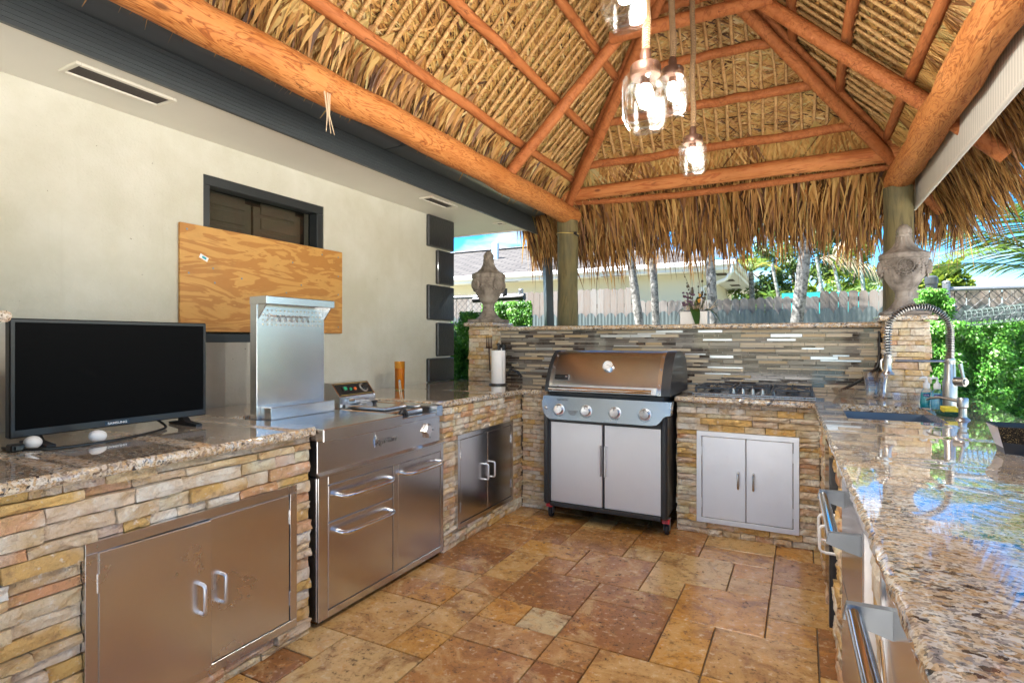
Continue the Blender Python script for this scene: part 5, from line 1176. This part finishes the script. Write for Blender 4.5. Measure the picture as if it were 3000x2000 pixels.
m = M(); m.tube([(hx_ - .02, hy_ - .006, 1.20), (hx_ - .033, hy_ - .008, 1.185), (hx_ - .034, hy_ - .008, 1.15), (hx_ - .028, hy_ - .008, 1.135)], [.004, .006, .006, .003], 8); part('spray_lever', m, 'nickel', hd_)
m = M(); m.tube([(fx - .02, fy2, 1.186), (hx_ + .035, hy_ + .006, 1.186)], [.008, .006], 10); m.lathe([(.022, -.012), (.0225, .012)], (hx_, hy_, 1.188), 20, caps=False); m.lathe([(.024, -.014), (.026, .0), (.024, .014)], (fx, fy2, 1.186), 20); part('docking_arm', m, 'nickel', fc)
m = M(); m.tube([(fx + .02, fy2 - .015, 1.08), (fx + .055, fy2 - .045, 1.08)], .024, 18); m.tube([(fx + .057, fy2 - .046, 1.08), (fx + .061, fy2 - .05, 1.08)], .015, 18); vl = part('valve', m, 'nickel', fc)
m = M(); m.tube([(fx + .050, fy2 - .040, 1.09), (fx + .045, fy2 - .038, 1.125), (fx + .036, fy2 - .034, 1.175)], [.009, .0075, .011], 12); part('lever', m, 'nickel', vl)
sdp = thing('soap_dispenser', 'brushed nickel pump soap dispenser in front of the faucet', 'soap dispenser', (.675, 3.335, TOP1))
m = M(); m.lathe([(.030, 0), (.029, .003), (.018, .012), (.0165, .02), (.0165, .055), (.022, .062), (.0225, .10), (.020, .104), (.001, .105)], (.675, 3.335, TOP1 + .0005), 24); part('body', m, 'nickel', sdp)
m = M(); m.tube([(.66, 3.345, 1.008), (.60, 3.39, 1.018), (.565, 3.42, 1.010), (.55, 3.43, 1.0)], [.008, .007, .006, .004], 10); part('spout', m, 'nickel', sdp)
sg = thing('sponge', 'yellow and green scrub sponge in a small dish by the faucet', 'sponge', (.66, 3.50, TOP1))
m = M(); m.lathe([(.055, .001), (.062, .012), (.060, .013), (.052, .004), (.001, .003)], (.66, 3.505, TOP1), 28); m.v = [(x, 3.505 + (y - 3.505) * 1.4, z) for x, y, z in m.v]; part('dish', m, 'sponge_green', sg)
m = M(); pr2 = [(-.055, .014), (-.02, .008), (.02, .008), (.055, .014), (.055, .023), (.02, .017), (-.02, .017), (-.055, .023)]; m.prism([(3.505 + a_, TOP1 + b_) for a_, b_ in pr2], .628, .692, 'x'); part('scrub_pad', m, 'sponge_green', sg)
m = M(); pr2 = [(-.055, .0235), (-.02, .0175), (.02, .0175), (.055, .0235), (.055, .042), (.02, .036), (-.02, .036), (-.055, .042)]; m.prism([(3.505 + a_, TOP1 + b_) for a_, b_ in pr2], .628, .692, 'x'); part('foam', m, 'sponge_yellow', sg)
for (x, y, mt, lab) in ((.607, 3.785, 'soap_teal', 'clear pump bottle of teal hand soap standing nearer the pitcher'), (.648, 3.745, 'soap_blue', 'clear pump bottle of light blue hand soap touching the faucet')):
    b_ = thing('soap_bottle', lab, 'soap bottle', (x, y, TOP1), 'hand soap bottles')
    m = M(); m.lathe([(.028, 0), (.031, .004), (.032, .03), (.029, .075), (.024, .10), (.014, .112), (.012, .118)], (x, y, TOP1 + .0005), 24); m.v = [(x + (p[0] - x), y + (p[1] - y) * .75, p[2]) for p in m.v]; part('bottle', m, 'glass', b_)
    m = M(); m.lathe([(.024, .004), (.0275, .008), (.0285, .03), (.0235, .090), (.001, .092)], (x, y, TOP1 + .001), 20); m.v = [(p[0], y + (p[1] - y) * .75, p[2]) for p in m.v]; part('liquid', m, mt, b_)
    m = M(); m.lathe([(.015, .112), (.0165, .118), (.0165, .138), (.009, .144), (.006, .15), (.005, .168), (.001, .168)], (x, y, TOP1 + .002), 18); m.tube([(x, y, TOP1 + .172), (x - .02, y - .012, TOP1 + .174), (x - .034, y - .02, TOP1 + .166)], [.007, .006, .004], 8); part('pump', m, 'white_plastic', b_)
    fc_ = Vector((-x, -y, 0)).normalized(); sdv = fc_.cross(Vector((0, 0, 1)))
    m = M(); cpt = Vector((x, y, TOP1)) + fc_ * .0325
    m.add([cpt + sdv * a_ + Vector((0, 0, z_)) for a_, z_ in ((-.014, .070), (.014, .070), (.014, .086), (-.014, .086))], [(0, 1, 2, 3)]); lb2 = part('label', m, 'label_blue', b_, smooth=False)
    tx_ = text('lettering', 'softsoap', .0075, 'white_text', lb2, cpt + fc_ * .0008 + Vector((0, 0, .078)), (R(90), 0, math.atan2(sdv.y, sdv.x)), .0001, .9)
    tx_.rotation_euler = (R(90), 0, math.atan2(-fc_.x, fc_.y) + math.pi) if False else (R(90), 0, math.atan2(fc_.x, -fc_.y))
def glassware(name, label, cat, prof, x, y, n=36, ripple=0.0):
    t = thing(name, label, cat, (x, y, TOP1)); m = M(); fl = (lambda r, z, t_: r * (1 + ripple * math.cos(9 * t_))) if ripple else None
    m.lathe(prof, (x, y, TOP1 + .0008), n, fl, caps=False); part('glass', m, 'glass', t, ang=60); return t
glassware('glass_pitcher', 'clear flared glass pitcher in front of the mosaic wall', 'pitcher', [(.001, 0), (.052, 0), (.058, .004), (.060, .05), (.068, .12), (.080, .165), (.084, .168), (.080, .164), (.065, .12), (.057, .05), (.054, .014), (.001, .012)], .425, 4.30)
glassware('glass_bowl', 'shallow clear glass bowl against the mosaic wall near the cooktop', 'bowl', [(.001, 0), (.05, 0), (.062, .012), (.082, .05), (.085, .053), (.080, .05), (.058, .015), (.046, .006), (.001, .005)], .255, 4.36, 48, .02)
glassware('glass_bowl', 'shallow clear glass bowl in front of the stone pillar', 'bowl', [(.001, 0), (.055, 0), (.065, .01), (.080, .045), (.083, .048), (.078, .045), (.062, .013), (.05, .005), (.001, .004)], .565, 4.14, 48)
bx_ = thing('loaf_planter', 'black and gold speckled tapered metal tray on the right counter', 'tray', (.78, 2.45, TOP1))
bt = [(.600, 2.412), (.90, 2.400), (.90, 2.492), (.600, 2.492)]; tp_ = [(.574, 2.384), (.93, 2.366), (.93, 2.512), (.574, 2.512)]; zb_, zt_ = TOP1 + .001, TOP1 + .092
def quadp(name, pts, mat):
    m = M(); m.add(pts, [tuple(range(len(pts)))]); return part(name, m, mat, bx_, smooth=False)
B = [Vector((x, y, zb_)) for x, y in bt]; T = [Vector((x, y, zt_)) for x, y in tp_]; cen = Vector((.75, 2.448, 0))
quadp('front', [B[0], B[1], T[1], T[0]], 'glitter'); quadp('end', [B[3], B[0], T[0], T[3]], 'steel_white'); quadp('back', [B[1], B[2], T[2], T[1]], 'glitter'); quadp('side', [B[2], B[3], T[3], T[2]], 'glitter'); quadp('bottom', B[::-1], 'black_metal')
Bi = [cen + (p - cen) * .96 + Vector((0, 0, .002)) for p in B]; Ti = [Vector((cen.x + (p.x - cen.x) * .97, cen.y + (p.y - cen.y) * .90, p.z)) for p in T]
for i in range(4): quadp('inner_wall', [Bi[(i + 1) % 4], Bi[i], Ti[i], Ti[(i + 1) % 4]], 'black_metal')
quadp('inner_bottom', Bi, 'black_metal')
m = M(); m.tube([*T, T[0]], .0022, 6, False); part('rim', m, 'black_metal', bx_)
cable('black_cable', [(.470, 4.545, 1.36), (.468, 4.54, 1.22), (.455, 4.53, 1.12), (.40, 4.51, 1.06), (.30, 4.50, .985), (.22, 4.49, .94)], .010, 'black_plastic', 'thick black cable hanging at the corner of the mosaic wall')
cable('black_cable', [(.478, 4.55, 1.30), (.472, 4.545, 1.15), (.45, 4.535, 1.04), (.46, 4.53, .98), (.44, 4.50, .93)], .010, 'black_plastic', 'second black cable dropping behind the glass pitcher')
# ------------------------------------------------------------------ yard fence
FY = 11.0
fn = thing('wood_fence', 'weathered dog-ear plank fence behind the corrugated panels', 'fence', (-2, FY, 0))
rs = random.Random(31); plk = {}
x = -8.2
while x < 6.0:
    w = .137 + rs.uniform(-.004, .004); top = 2.38 if x < -3.13 else (2.10 if x < .25 else 2.17)
    key = (top, rs.randrange(3))
    if key not in plk:
        m = M(); c = .030 + .006 * key[1]; m.prism([(0, 0), (.137, 0), (.137, top - c * 1.1), (.137 - c, top), (c, top), (0, top - c * 1.1)], 0, .018, 'y'); plk[key] = mesh('plank', m, 'fence_plank')
    inst('plank', plk[key], fn, Matrix.Translation((x, FY + rs.uniform(0, .006), -.04 + rs.uniform(-.012, .012))) @ Matrix.Rotation(rs.uniform(-.004, .004), 4, 'Y')); x += .1435
for z in (.4, 1.2, 1.95):
    m = M(); m.box(-8.2, 6.0, FY + .026, FY + .062, z, z + .085); part('rail', m, 'fence_plank', fn, smooth=False)
cf = thing('corrugated_fence', 'grey green corrugated metal panels with scalloped tops along the plank fence', 'fence', (-2, FY - .1, 0))
SW = .2125; n_s = 5; me_ = []
for v_ in range(3):
    m = M(); vs = []; fs = []; nx = n_s * 12
    for i in range(nx + 1):
        t = i / nx * n_s; x_ = t * SW; ph = t - math.floor(t); sc = math.sin(math.pi * ph); yy = -.011 * (1 - math.cos(2 * math.pi * (t * 3))) / 2
        zt_ = 1.775 + .105 * (abs(sc) ** .7); vs += [(x_, yy, 0), (x_, yy, zt_)]
    for i in range(nx): fs.append((2 * i, 2 * i + 2, 2 * i + 3, 2 * i + 1))
    m.add(vs, fs); me = mesh('metal_panel', m, 'corrugated'); autosmooth(me, 60); me_.append(me)
x = -8.0; k = 0
while x < 5.5:
    o = inst('metal_panel', me_[k % 3], cf, Matrix.Translation((x, FY - .045 - .006 * (k % 2), -.03 + rs.uniform(-.012, .012)))); x += SW * n_s - .004; k += 1
m = M()
for i in range(64):
    m.ball((-8 + i * SW + SW * .5, FY - .066, 1.57), .011, 6, 4)
part('screw_heads', m, 'galvanised', cf, kind='stuff')
# ------------------------------------------------------------------ neighbour house
nh = thing('neighbour_house', 'cream single storey house with grey shingle hip roof beyond the fence', 'house', (-6, 16, 0))
EX0, EX1, EY0, EY1, EZ = -16.0, -1.43, 13.4, 21.4, 2.98
m = M(); m.box(EX0 + .7, EX1 - .75, EY0 + .7, EY1 - .7, -.05, EZ - .06); part('wall', m, 'house_paint', nh, smooth=False)
m = M(); RZ = 4.50; hy = (EY0 + EY1) / 2; hw = (EY1 - EY0) / 2; z0 = EZ + .07
vs = [(EX0, EY0, z0), (EX1, EY0, z0), (EX1, EY1, z0), (EX0, EY1, z0), (EX0 + hw, hy, RZ), (EX1 - hw, hy, RZ)]
m.add(vs, [(0, 1, 5, 4), (2, 3, 4, 5), (1, 2, 5), (3, 0, 4)]); part('roof', m, 'shingle', nh, smooth=False)
m = M(); m.box(EX0, EX1, EY0, EY1, EZ - .055, EZ - .04); part('soffit', m, 'white_paint', nh, smooth=False)
m = M(); m.box(EX0, EX1, EY0 - .03, EY0 - .002, EZ - .10, EZ + .12, .01); part('fascia', m, 'white_paint', nh)
m = M(); m.box(EX0, EX1 + .06, EY0 - .13, EY0 - .031, EZ - .02, EZ + .115, .03); part('gutter', m, 'white_paint', nh)
m = M(); m.box(EX1 + .002, EX1 + .03, EY0 - .03, EY1, EZ - .10, EZ + .12, .01); part('fascia', m, 'white_paint', nh)
m = M(); m.box(EX1 + .031, EX1 + .14, EY0 - .13, EY1, EZ - .02, EZ + .115, .03); part('gutter', m, 'white_paint', nh)
m = M(); m.tube([(EX1 + .05, EY0 - .08, EZ - .02), (EX1 + .03, EY0 - .06, EZ - .15), (EX1 - .10, EY0 + .1, EZ - .30), (EX1 - .45, EY0 + .5, EZ - .38), (EX1 - .70, EY0 + .64, EZ - .42), (EX1 - .70, EY0 + .64, 0)], .045, 10); part('downspout', m, 'white_paint', nh)
for yv in (EY0 + 1.0, EY0 + 2.6, EY0 + 4.2):
    m = M(); m.box(EX1 - .48, EX1 - .22, yv, yv + .55, EZ - .062, EZ - .0555); part('soffit_vent', m, 'vent_mesh', nh, smooth=False)
for xv in (-4.6, -7.6):
    m = M(); m.box(xv, xv + .6, EY0 + .25, EY0 + .45, EZ - .062, EZ - .0555); part('soffit_vent', m, 'vent_mesh', nh, smooth=False)
m = M(); m.box(EX0 + hw - .1, EX1 - hw + .1, hy - .14, hy + .14, RZ - .03, RZ + .03, .02); part('ridge_cap', m, 'quoin_black', nh)
m = M(); m.box(-8.95, -8.72, 15.75, 15.85, 3.75, 4.45, .02); part('vent_pipe', m, 'blue_white', nh)
# ------------------------------------------------------------------ vegetation helpers
def leafcard(m, c, d, nrm, L, w, var):
    d = d.normalized(); s_ = d.cross(nrm).normalized(); m.add([c, c + d * L * .5 + s_ * w / 2, c + d * L, c + d * L * .5 - s_ * w / 2], [(0, 1, 2, 3)], var)
def rdir(rs):
    while True:
        v = Vector((rs.uniform(-1, 1), rs.uniform(-1, 1), rs.uniform(-1, 1)))
        if .05 < v.length < 1: return v.normalized()
def frond(m, base, d0, L, nleaf, leafL, droop, rs, hang=.5, var0=.5, rach=None, side=1.0):
    d0 = Vector(d0).normalized(); pts = []
    for i in range(nleaf + 1):
        t = i / nleaf; p = Vector(base) + d0 * (L * t) + Vector((0, 0, -droop * L * t * t)); pts.append(p)
    for i in range(1, nleaf):
        t = i / nleaf; tg = (pts[i + 1] - pts[i - 1]).normalized(); sd = tg.cross(Vector((0, 0, 1)))
        if sd.length < .05: sd = Vector((1, 0, 0))
        sd.normalize(); upv = sd.cross(tg)
        ll = leafL * (math.sin(math.pi * min(.98, .10 + .86 * t)) ** .6)
        for sg in (-1, 1):
            d = (sd * sg * side + tg * .55 + upv * .12 - Vector((0, 0, hang * rs.uniform(.6, 1.3)))).normalized(); p = pts[i]; w = ll * .042; nr = d.cross(tg).normalized(); wv = nr.cross(d).normalized() * w
            q = p + d * ll * .5 + Vector((0, 0, -.01)); e = p + d * ll + Vector((0, 0, -hang * ll * .35)); va = min(1, max(0, var0 + rs.gauss(0, .16)))
            m.add([p - wv * .5, p + wv * .5, q + wv * .6, q - wv * .6, e], [(0, 1, 2, 3), (3, 2, 4)], va)
    if rach is not None: rach.tube(pts[::max(1, nleaf // 8)] + [pts[-1]], [.012 * (1 - .8 * k / max(1, len(pts[::max(1, nleaf // 8)]))) for k in range(len(pts[::max(1, nleaf // 8)]) + 1)], 6)
def palm(label, base, top, r0, r1, crown=True, fl=1.7, seed=0, mat='palm_leaf', nf=11, grp='slender palms in the yard'):
    rs = random.Random(seed); t = thing('palm_tree', label, 'palm tree', base, grp); b_, tp = Vector(base), Vector(top); m = M(); n = 40; pts = []; rr = []
    for i in range(n + 1):
        f = i / n; pts.append(b_ + (tp - b_) * f + Vector((math.sin(f * 5) * .02, 0, 0))); rr.append((r0 + (r1 - r0) * f) * (1.0 + (.05 if i % 3 == 0 else 0)))
    m.tube(pts, rr, 14); part('trunk', m, 'palm_bark', t, ang=60)
    if crown:
        m = M(); rc = M()
        for k in range(nf):
            a_ = 2 * math.pi * k / nf + rs.uniform(-.2, .2); el = rs.uniform(.15, 1.1); frond(m, tp, (math.cos(a_), math.sin(a_), el), fl * rs.uniform(.85, 1.1), 34, .42, .42, rs, .35, rs.uniform(.3, .8), rc)
        part('crown', m, mat, t, smooth=False); part('frond_ribs', rc, mat, t, smooth=False)
    return t
palm('pale leaning palm trunk in front of the tall plank fence section', (-2.30, 9.5, -.05), (-2.92, 9.5, 4.9), .075, .062, seed=1)
palm('straight mottled palm trunk beside the leaning one', (-2.15, 9.5, -.05), (-2.36, 9.5, 5.0), .065, .055, seed=2)
palm('mottled palm trunk directly behind the orchid planter', (-1.20, 9.3, -.05), (-1.42, 9.3, 5.1), .078, .065, seed=3)
palm('thick grey palm trunk leaning left in front of the low fence', (-.28, 9.4, -.05), (.32, 9.4, 5.2), .092, .082, seed=4, fl=1.9)
# big palm on the right
bp_ = thing('palm_tree', 'large green palm with arching fronds beyond the chain link fence', 'palm tree', (3.5, 10.0, -.05))
m = M(); m.tube([(3.5, 10.0, -.05), (3.45, 10.0, 1.0), (3.35, 9.95, 2.1)], [.14, .12, .10], 14); part('trunk', m, 'palm_bark', bp_)
rs = random.Random(44); m = M(); rc = M(); tp = Vector((3.3, 9.9, 2.05))
for (d, L, dr, v0) in (((-1, -.15, .95), 2.6, .45, .5), ((-.8, -.4, 1.25), 2.6, .42, .45), ((-1, .25, .55), 2.3, .35, .75), ((-.5, -.2, 1.7), 2.5, .35, .5), ((-.3, .4, 1.3), 2.3, .4, .5), ((.5, -.5, 1.1), 2.3, .4, .5), ((.8, .3, 1.0), 2.2, .4, .5), ((-.2, -.9, 1.1), 2.3, .4, .5), ((-1, -.6, .75), 2.5, .42, .55), ((-1, .1, 1.15), 2.9, .5, .5)):
    frond(m, tp, d, L, 46, .62, dr, rs, .30, v0, rc)
part('crown', m, 'palm_leaf', bp_, smooth=False); part('frond_ribs', rc, 'palm_leaf', bp_, smooth=False)
hp = thing('palm_tree', 'overhead palm whose drooping frond tip hangs under the right eave', 'palm tree', (2.6, 8.5, -.05))
m = M(); m.tube([(2.75, 8.6, -.05), (2.6, 8.5, 3.9)], [.10, .08], 12); part('trunk', m, 'palm_bark', hp)
m = M(); rc = M()
for (d, L, dr) in (((-1, -.35, .25), 1.75, .75), ((-.6, .6, .8), 1.5, .5), ((.6, .5, .8), 1.6, .5), ((.5, -.7, .7), 1.5, .5), ((0, .3, 1), 1.4, .3)): frond(m, (2.6, 8.5, 3.9), d, L, 36, .40, dr, rs, .5, .35, rc)
part('crown', m, 'palm_leaf', hp, smooth=False); part('frond_ribs', rc, 'palm_leaf', hp, smooth=False)
yp = thing('palm_tree', 'small yellow-green palm rising behind the neighbour roof corner', 'palm tree', (-1.0, 15.2, -.05)); m = M(); m.tube([(-1.0, 15.2, -.05), (-1.15, 15.2, 3.0)], [.08, .06], 10); part('trunk', m, 'palm_bark', yp)
m = M(); rc = M()
for k in range(10):
    a_ = 2 * math.pi * k / 10 + .2; frond(m, (-1.15, 15.2, 3.0), (math.cos(a_), math.sin(a_) * .6, .8 + .7 * (k % 3) / 2), .95, 30, .30, .62, rs, .3, .72 + .2 * (k % 2), rc)
part('crown', m, 'palm_leaf', yp, smooth=False); part('frond_ribs', rc, 'palm_leaf', yp, smooth=False)
fp_ = thing('palm_tree', 'distant palm top peeking over the shingle roof ridge', 'palm tree', (-15.6, 30, -.05)); m = M(); m.tube([(-15.6, 30, -.05), (-15.6, 30, 5.6)], [.2, .14], 10); part('trunk', m, 'palm_bark', fp_)
m = M(); rc = M()
for k in range(11):
    a_ = 2 * math.pi * k / 11; frond(m, (-15.6, 30, 5.6), (math.cos(a_), math.sin(a_), .9), 2.0, 26, .7, .6, rs, .3, .7, rc)
part('crown', m, 'palm_leaf', fp_, smooth=False); part('frond_ribs', rc, 'palm_leaf', fp_, smooth=False)
def tree(name, label, base, blobs, nleaf, L, w, mat, seed, trunk_r=.12, cat='tree', limbs=6, fill=.55):
    rs = random.Random(seed); t = thing(name, label, cat, base); b_ = Vector(base); m = M(); c0 = Vector((sum(b[0] for b in blobs) / len(blobs), sum(b[1] for b in blobs) / len(blobs), sum(b[2] for b in blobs) / len(blobs)))
    fork = b_ + (c0 - b_) * .5; m.tube([b_, b_ + (fork - b_) * .5, fork], [trunk_r, trunk_r * .8, trunk_r * .65], 10)
    for bl in blobs[:limbs]: m.tube([fork, (fork + Vector(bl[:3])) / 2 + Vector((rs.uniform(-.2, .2), 0, .1)), Vector(bl[:3])], [trunk_r * .5, trunk_r * .3, trunk_r * .1], 7)
    part('trunk', m, 'bark', t); m = M(); tot = sum(b[3] ** 2 for b in blobs)
    for (x, y, z, r) in blobs:
        n = int(nleaf * r * r / tot); sub = [(rdir(rs) * r * rs.uniform(.45, 1.0), r * rs.uniform(.22, .40)) for _ in range(14)]
        for i in range(n):
            so, sr = rs.choice(sub); p = Vector((x, y, z)) + so + rdir(rs) * sr * (rs.random() ** fill); d = (rdir(rs) + Vector((0, 0, -.25))).normalized(); leafcard(m, p, d, rdir(rs), L * rs.uniform(.7, 1.3), w * rs.uniform(.7, 1.3), min(1, max(0, rs.gauss(.5, .22))))
    part('crown', m, mat, t, smooth=False); return t
tree('leafy_tree', 'tall feathery grey-green tree behind the yellow palm', (-.3, 19, -.05), [(-.9, 19, 4.4, 1.0), (.3, 19, 4.6, .95), (-.3, 19.4, 5.4, .9), (.9, 19.2, 3.9, .8), (-1.4, 19, 3.4, .9), (.2, 18.8, 3.2, .9), (-.6, 19, 2.4, .8), (1.5, 19.3, 4.3, .5)], 9000, .16, .07, 'tree_leaf', 3, .16)
tree('bright_bush_tree', 'bright yellow-green bushy tree beyond the taller plank section', (1.1, 15.5, -.05), [(.3, 15.5, 2.3, .55), (1.0, 15.5, 2.75, .65), (1.6, 15.6, 2.5, .6), (.9, 15.3, 2.1, .6), (-.3, 15.4, 2.0, .5), (1.15, 15.6, 3.45, .30), (1.1, 15.6, 3.85, .22), (2.1, 15.6, 2.8, .42), (1.7, 15.3, 2.0, .55)], 8000, .12, .06, 'bush_leaf', 4, .10)
tree('bright_bush_tree', 'low green shrub with fan leaves behind the fence beside the grey trunk', (.1, 13.3, -.05), [(.0, 13.3, 1.95, .45), (.55, 13.2, 2.0, .40), (-.5, 13.4, 1.9, .40), (1.0, 13.3, 2.15, .42)], 2600, .26, .035, 'palm_leaf', 5, .06)
tree('bright_bush_tree', 'small bright tree top behind the right stone urn', (2.3, 13.0, -.05), [(2.05, 13.0, 2.4, .30), (2.35, 13.0, 2.5, .26), (2.6, 13.0, 2.35, .2)], 1800, .12, .07, 'bush_leaf', 6, .06)
tree('leafy_tree', 'dark hedge tree mass behind the tall leafy tree', (-1.0, 26, -.05), [(-1.5, 26, 2.2, 1.6), (1.0, 26, 2.0, 1.5), (-3.5, 26, 2.4, 1.6)], 4500, .26, .12, 'tree_leaf', 8, .2)
# dead palm stems with dry fronds
dp = thing('dead_palm', 'bare grey palm stems with hanging dry fronds behind the fence', 'palm tree', (.75, 12.6, -.05))
for (x0_, x1_, h_) in ((.95, .55, 2.75), (.55, .25, 2.95), (1.15, .95, 3.3), (-.15, -.55, 2.85)):
    m = M(); m.tube([(x0_, 12.6, -.05), ((x0_ + x1_) / 2 + .03, 12.6, h_ * .55), (x1_, 12.6, h_)], [.045, .04, .03], 8); part('stem', m, 'palm_bark', dp)
m = M(); rc = M()
for (b0, d, L, dr) in (((.6, 12.6, 2.75), (1, -.1, .35), 1.15, .75), ((.6, 12.6, 2.75), (.8, .2, .15), 1.0, .6), ((1.0, 12.6, 3.2), (-.6, 0, .3), .5, .6), ((.3, 12.6, 2.9), (.6, 0, .25), .7, .4)): frond(m, b0, d, L, 24, .32, dr, rs, .9, .5, rc, .35)
part('dry_fronds', m, 'dry_frond', dp, smooth=False); part('frond_ribs', rc, 'dry_frond', dp, smooth=False)
tq = thing('turquoise_tarp', 'turquoise canopy edge showing between planks over the low fence', 'canopy', (.5, 12.0, 0))
m = M(); m.prism([(-.35, 1.7), (1.9, 1.7), (1.9, 2.12), (.35, 2.19), (-.35, 2.19)], 11.9, 12.4, 'y'); part('cover', m, 'turquoise', tq, smooth=False)
# ------------------------------------------------------------------ chain link fences with ivy
def chainlink(label, xa, xb, y, ztop, posts, z0=0.0, pitch=.085):
    c = thing('chain_link_fence', label, 'fence', ((xa + xb) / 2, y, 0), 'chain link fences')
    m = M(); m.tube([(xa, y, ztop), (xb, y, ztop)], .021, 12); part('top_rail', m, 'galvanised', c)
    m = M(); m.tube([(xa, y, .95), (xb, y, .95)], .018, 10); part('mid_rail', m, 'galvanised', c)
    for px in posts:
        m = M(); m.tube([(px, y - .035, -.05), (px, y - .035, ztop + .06)], .030, 14); m.ball((px, y - .035, ztop + .06), .034, 12, 6, (1, 1, .5)); pp = part('post', m, 'galvanised', c)
        for zz in (ztop - .16, .8): m = M(); m.lathe([(.034, -.015), (.036, 0), (.034, .015)], (px, y - .035, zz), 14); m.tube([(px, y - .035, zz), (px + .08, y, zz)], .012, 8); part('clamp', m, 'galvanised', pp)
    m = M(); n = int((xb - xa + ztop) / pitch) + 2; H = ztop - z0
    for k in range(n):
        s0 = xa - H + k * pitch * 1.0
        for sg in (1, -1):
            pts = []; nz = int(H / (pitch * .5))
            a0, b0 = (s0, z0), (s0 + H, ztop)
            if sg < 0: a0, b0 = (s0 + H, z0), (s0, ztop)
            # clip
            (xa_, za_), (xb_, zb_) = a0, b0
            lo, hi = max(xa, min(xa_, xb_)), min(xb, max(xa_, xb_))
            if hi - lo < .02: continue
            f = lambda x_: za_ + (zb_ - za_) * (x_ - xa_) / (xb_ - xa_)
            m.tube([(lo, y + .004 * sg, f(lo)), (hi, y + .004 * sg, f(hi))], .0026, 4, False)
    part('wire_mesh', m, 'wire', c, smooth=False); return c
chainlink('galvanised chain link fence behind the black quoins and the left urn', -5.6, -3.02, 6.15, 1.85, (-5.55, -3.06))
chainlink('galvanised chain link fence above the ivy screen to the right of the urn', 1.17, 6.0, 6.3, 1.755, (1.15, 3.6))
def ivy(label, polys, y, depth, n, seed, L=.045, grp='artificial ivy screens'):
    rs = random.Random(seed); t = thing('ivy_screen', label, 'hedge', (polys[0][0], y, 0), grp); m = M(); core = M(); tot = sum((b - a) * (d - c) for a, b, c, d in polys)
    for (a, b, c, d) in polys:
        core.box(a + .03, b - .03, y + .01, y + depth * .5, c + .03, d - .03)
        for i in range(int(n * (b - a) * (d - c) / tot)):
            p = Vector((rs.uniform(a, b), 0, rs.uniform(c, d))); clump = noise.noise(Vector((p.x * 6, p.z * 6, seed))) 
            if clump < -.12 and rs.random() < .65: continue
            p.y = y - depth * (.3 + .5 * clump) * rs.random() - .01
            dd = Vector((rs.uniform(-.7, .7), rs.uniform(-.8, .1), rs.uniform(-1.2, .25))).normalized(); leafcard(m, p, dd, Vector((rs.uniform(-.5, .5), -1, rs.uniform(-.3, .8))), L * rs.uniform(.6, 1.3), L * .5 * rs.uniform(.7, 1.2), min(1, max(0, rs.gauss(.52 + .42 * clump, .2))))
    part('foliage', m, 'ivy_leaf', t, smooth=False, kind='stuff'); part('backing', core, 'ivy_leaf', t, smooth=False); return t
ivy('bright green artificial ivy screen hanging right of the left urn', [(-3.55, -2.86, .7, 1.76)], 6.02, .14, 26000, 1, .034)
ivy('dark green ivy swag draped beside the left stone pillar', [(-3.50, -3.18, 1.30, 1.62), (-3.62, -3.28, 1.05, 1.40), (-3.66, -3.12, .55, 1.12)], 5.45, .18, 16000, 2, .036)
ivy('artificial ivy screen behind the chain link left of the swag', [(-5.2, -3.5, .1, 1.55)], 6.25, .10, 14000, 6, .04)
ivy('large bright green artificial ivy screen behind the faucet', [(.80, 3.2, -.03, 1.46)], 5.95, .18, 105000, 3, .036)
ivy('green ivy clump wrapped round the fence post by the right urn', [(.86, 1.14, 1.40, 1.66), (.92, 1.10, 1.64, 1.74)], 6.05, .17, 6000, 4, .034)
m = M(); m.tube([(1.03, 6.2, .0), (1.03, 6.2, 1.80)], .045, 16); m.lathe([(.05, 1.80), (.052, 1.82), (.05, 1.86), (.03, 1.875), (.001, 1.88)], (1.03, 6.2, 0), 16); part('fence_post', m, 'beam_aluminium', None, label='dark metal fence post wrapped in ivy beside the right urn', cat='post', loc=(1.03, 6.2, 0))
# pipe behind left ivy
m = M(); m.tube([(-3.7, 6.05, 1.80), (-3.02, 6.05, 1.815)], .034, 12); m.tube([(-3.02, 6.05, 1.815), (-2.98, 6.05, 1.816)], .046, 12); m.tube([(-3.25, 6.05, 1.83), (-3.25, 6.05, 1.93)], .032, 10); part('pipe', m, 'black_plastic', None, label='black pipe with fittings resting on top of the left ivy screen', cat='pipe', loc=(-3.3, 6.05, 1.80))
# rolled wire mesh
rm_ = thing('wire_mesh_roll', 'rolled pale plastic garden mesh lying on the ivy screen top', 'mesh roll', (1.9, 5.9, 1.48)); m = M(); A0, A1 = Vector((1.20, 5.87, 1.475)), Vector((3.0, 5.87, 1.70)); dA = (A1 - A0); n_ = 52
for k in range(n_ + 1):
    c = A0 + dA * k / n_; m.tube([c + Vector((0, .075 * math.cos(t_), .065 * math.sin(t_))) for t_ in [2 * math.pi * j / 12 for j in range(13)]], .0028, 4, False)
for j in range(12):
    t_ = 2 * math.pi * j / 12; o_ = Vector((0, .075 * math.cos(t_), .065 * math.sin(t_))); m.tube([A0 + o_, A1 + o_], .0028, 4, False)
part('mesh', m, 'mesh_green', rm_, smooth=False)
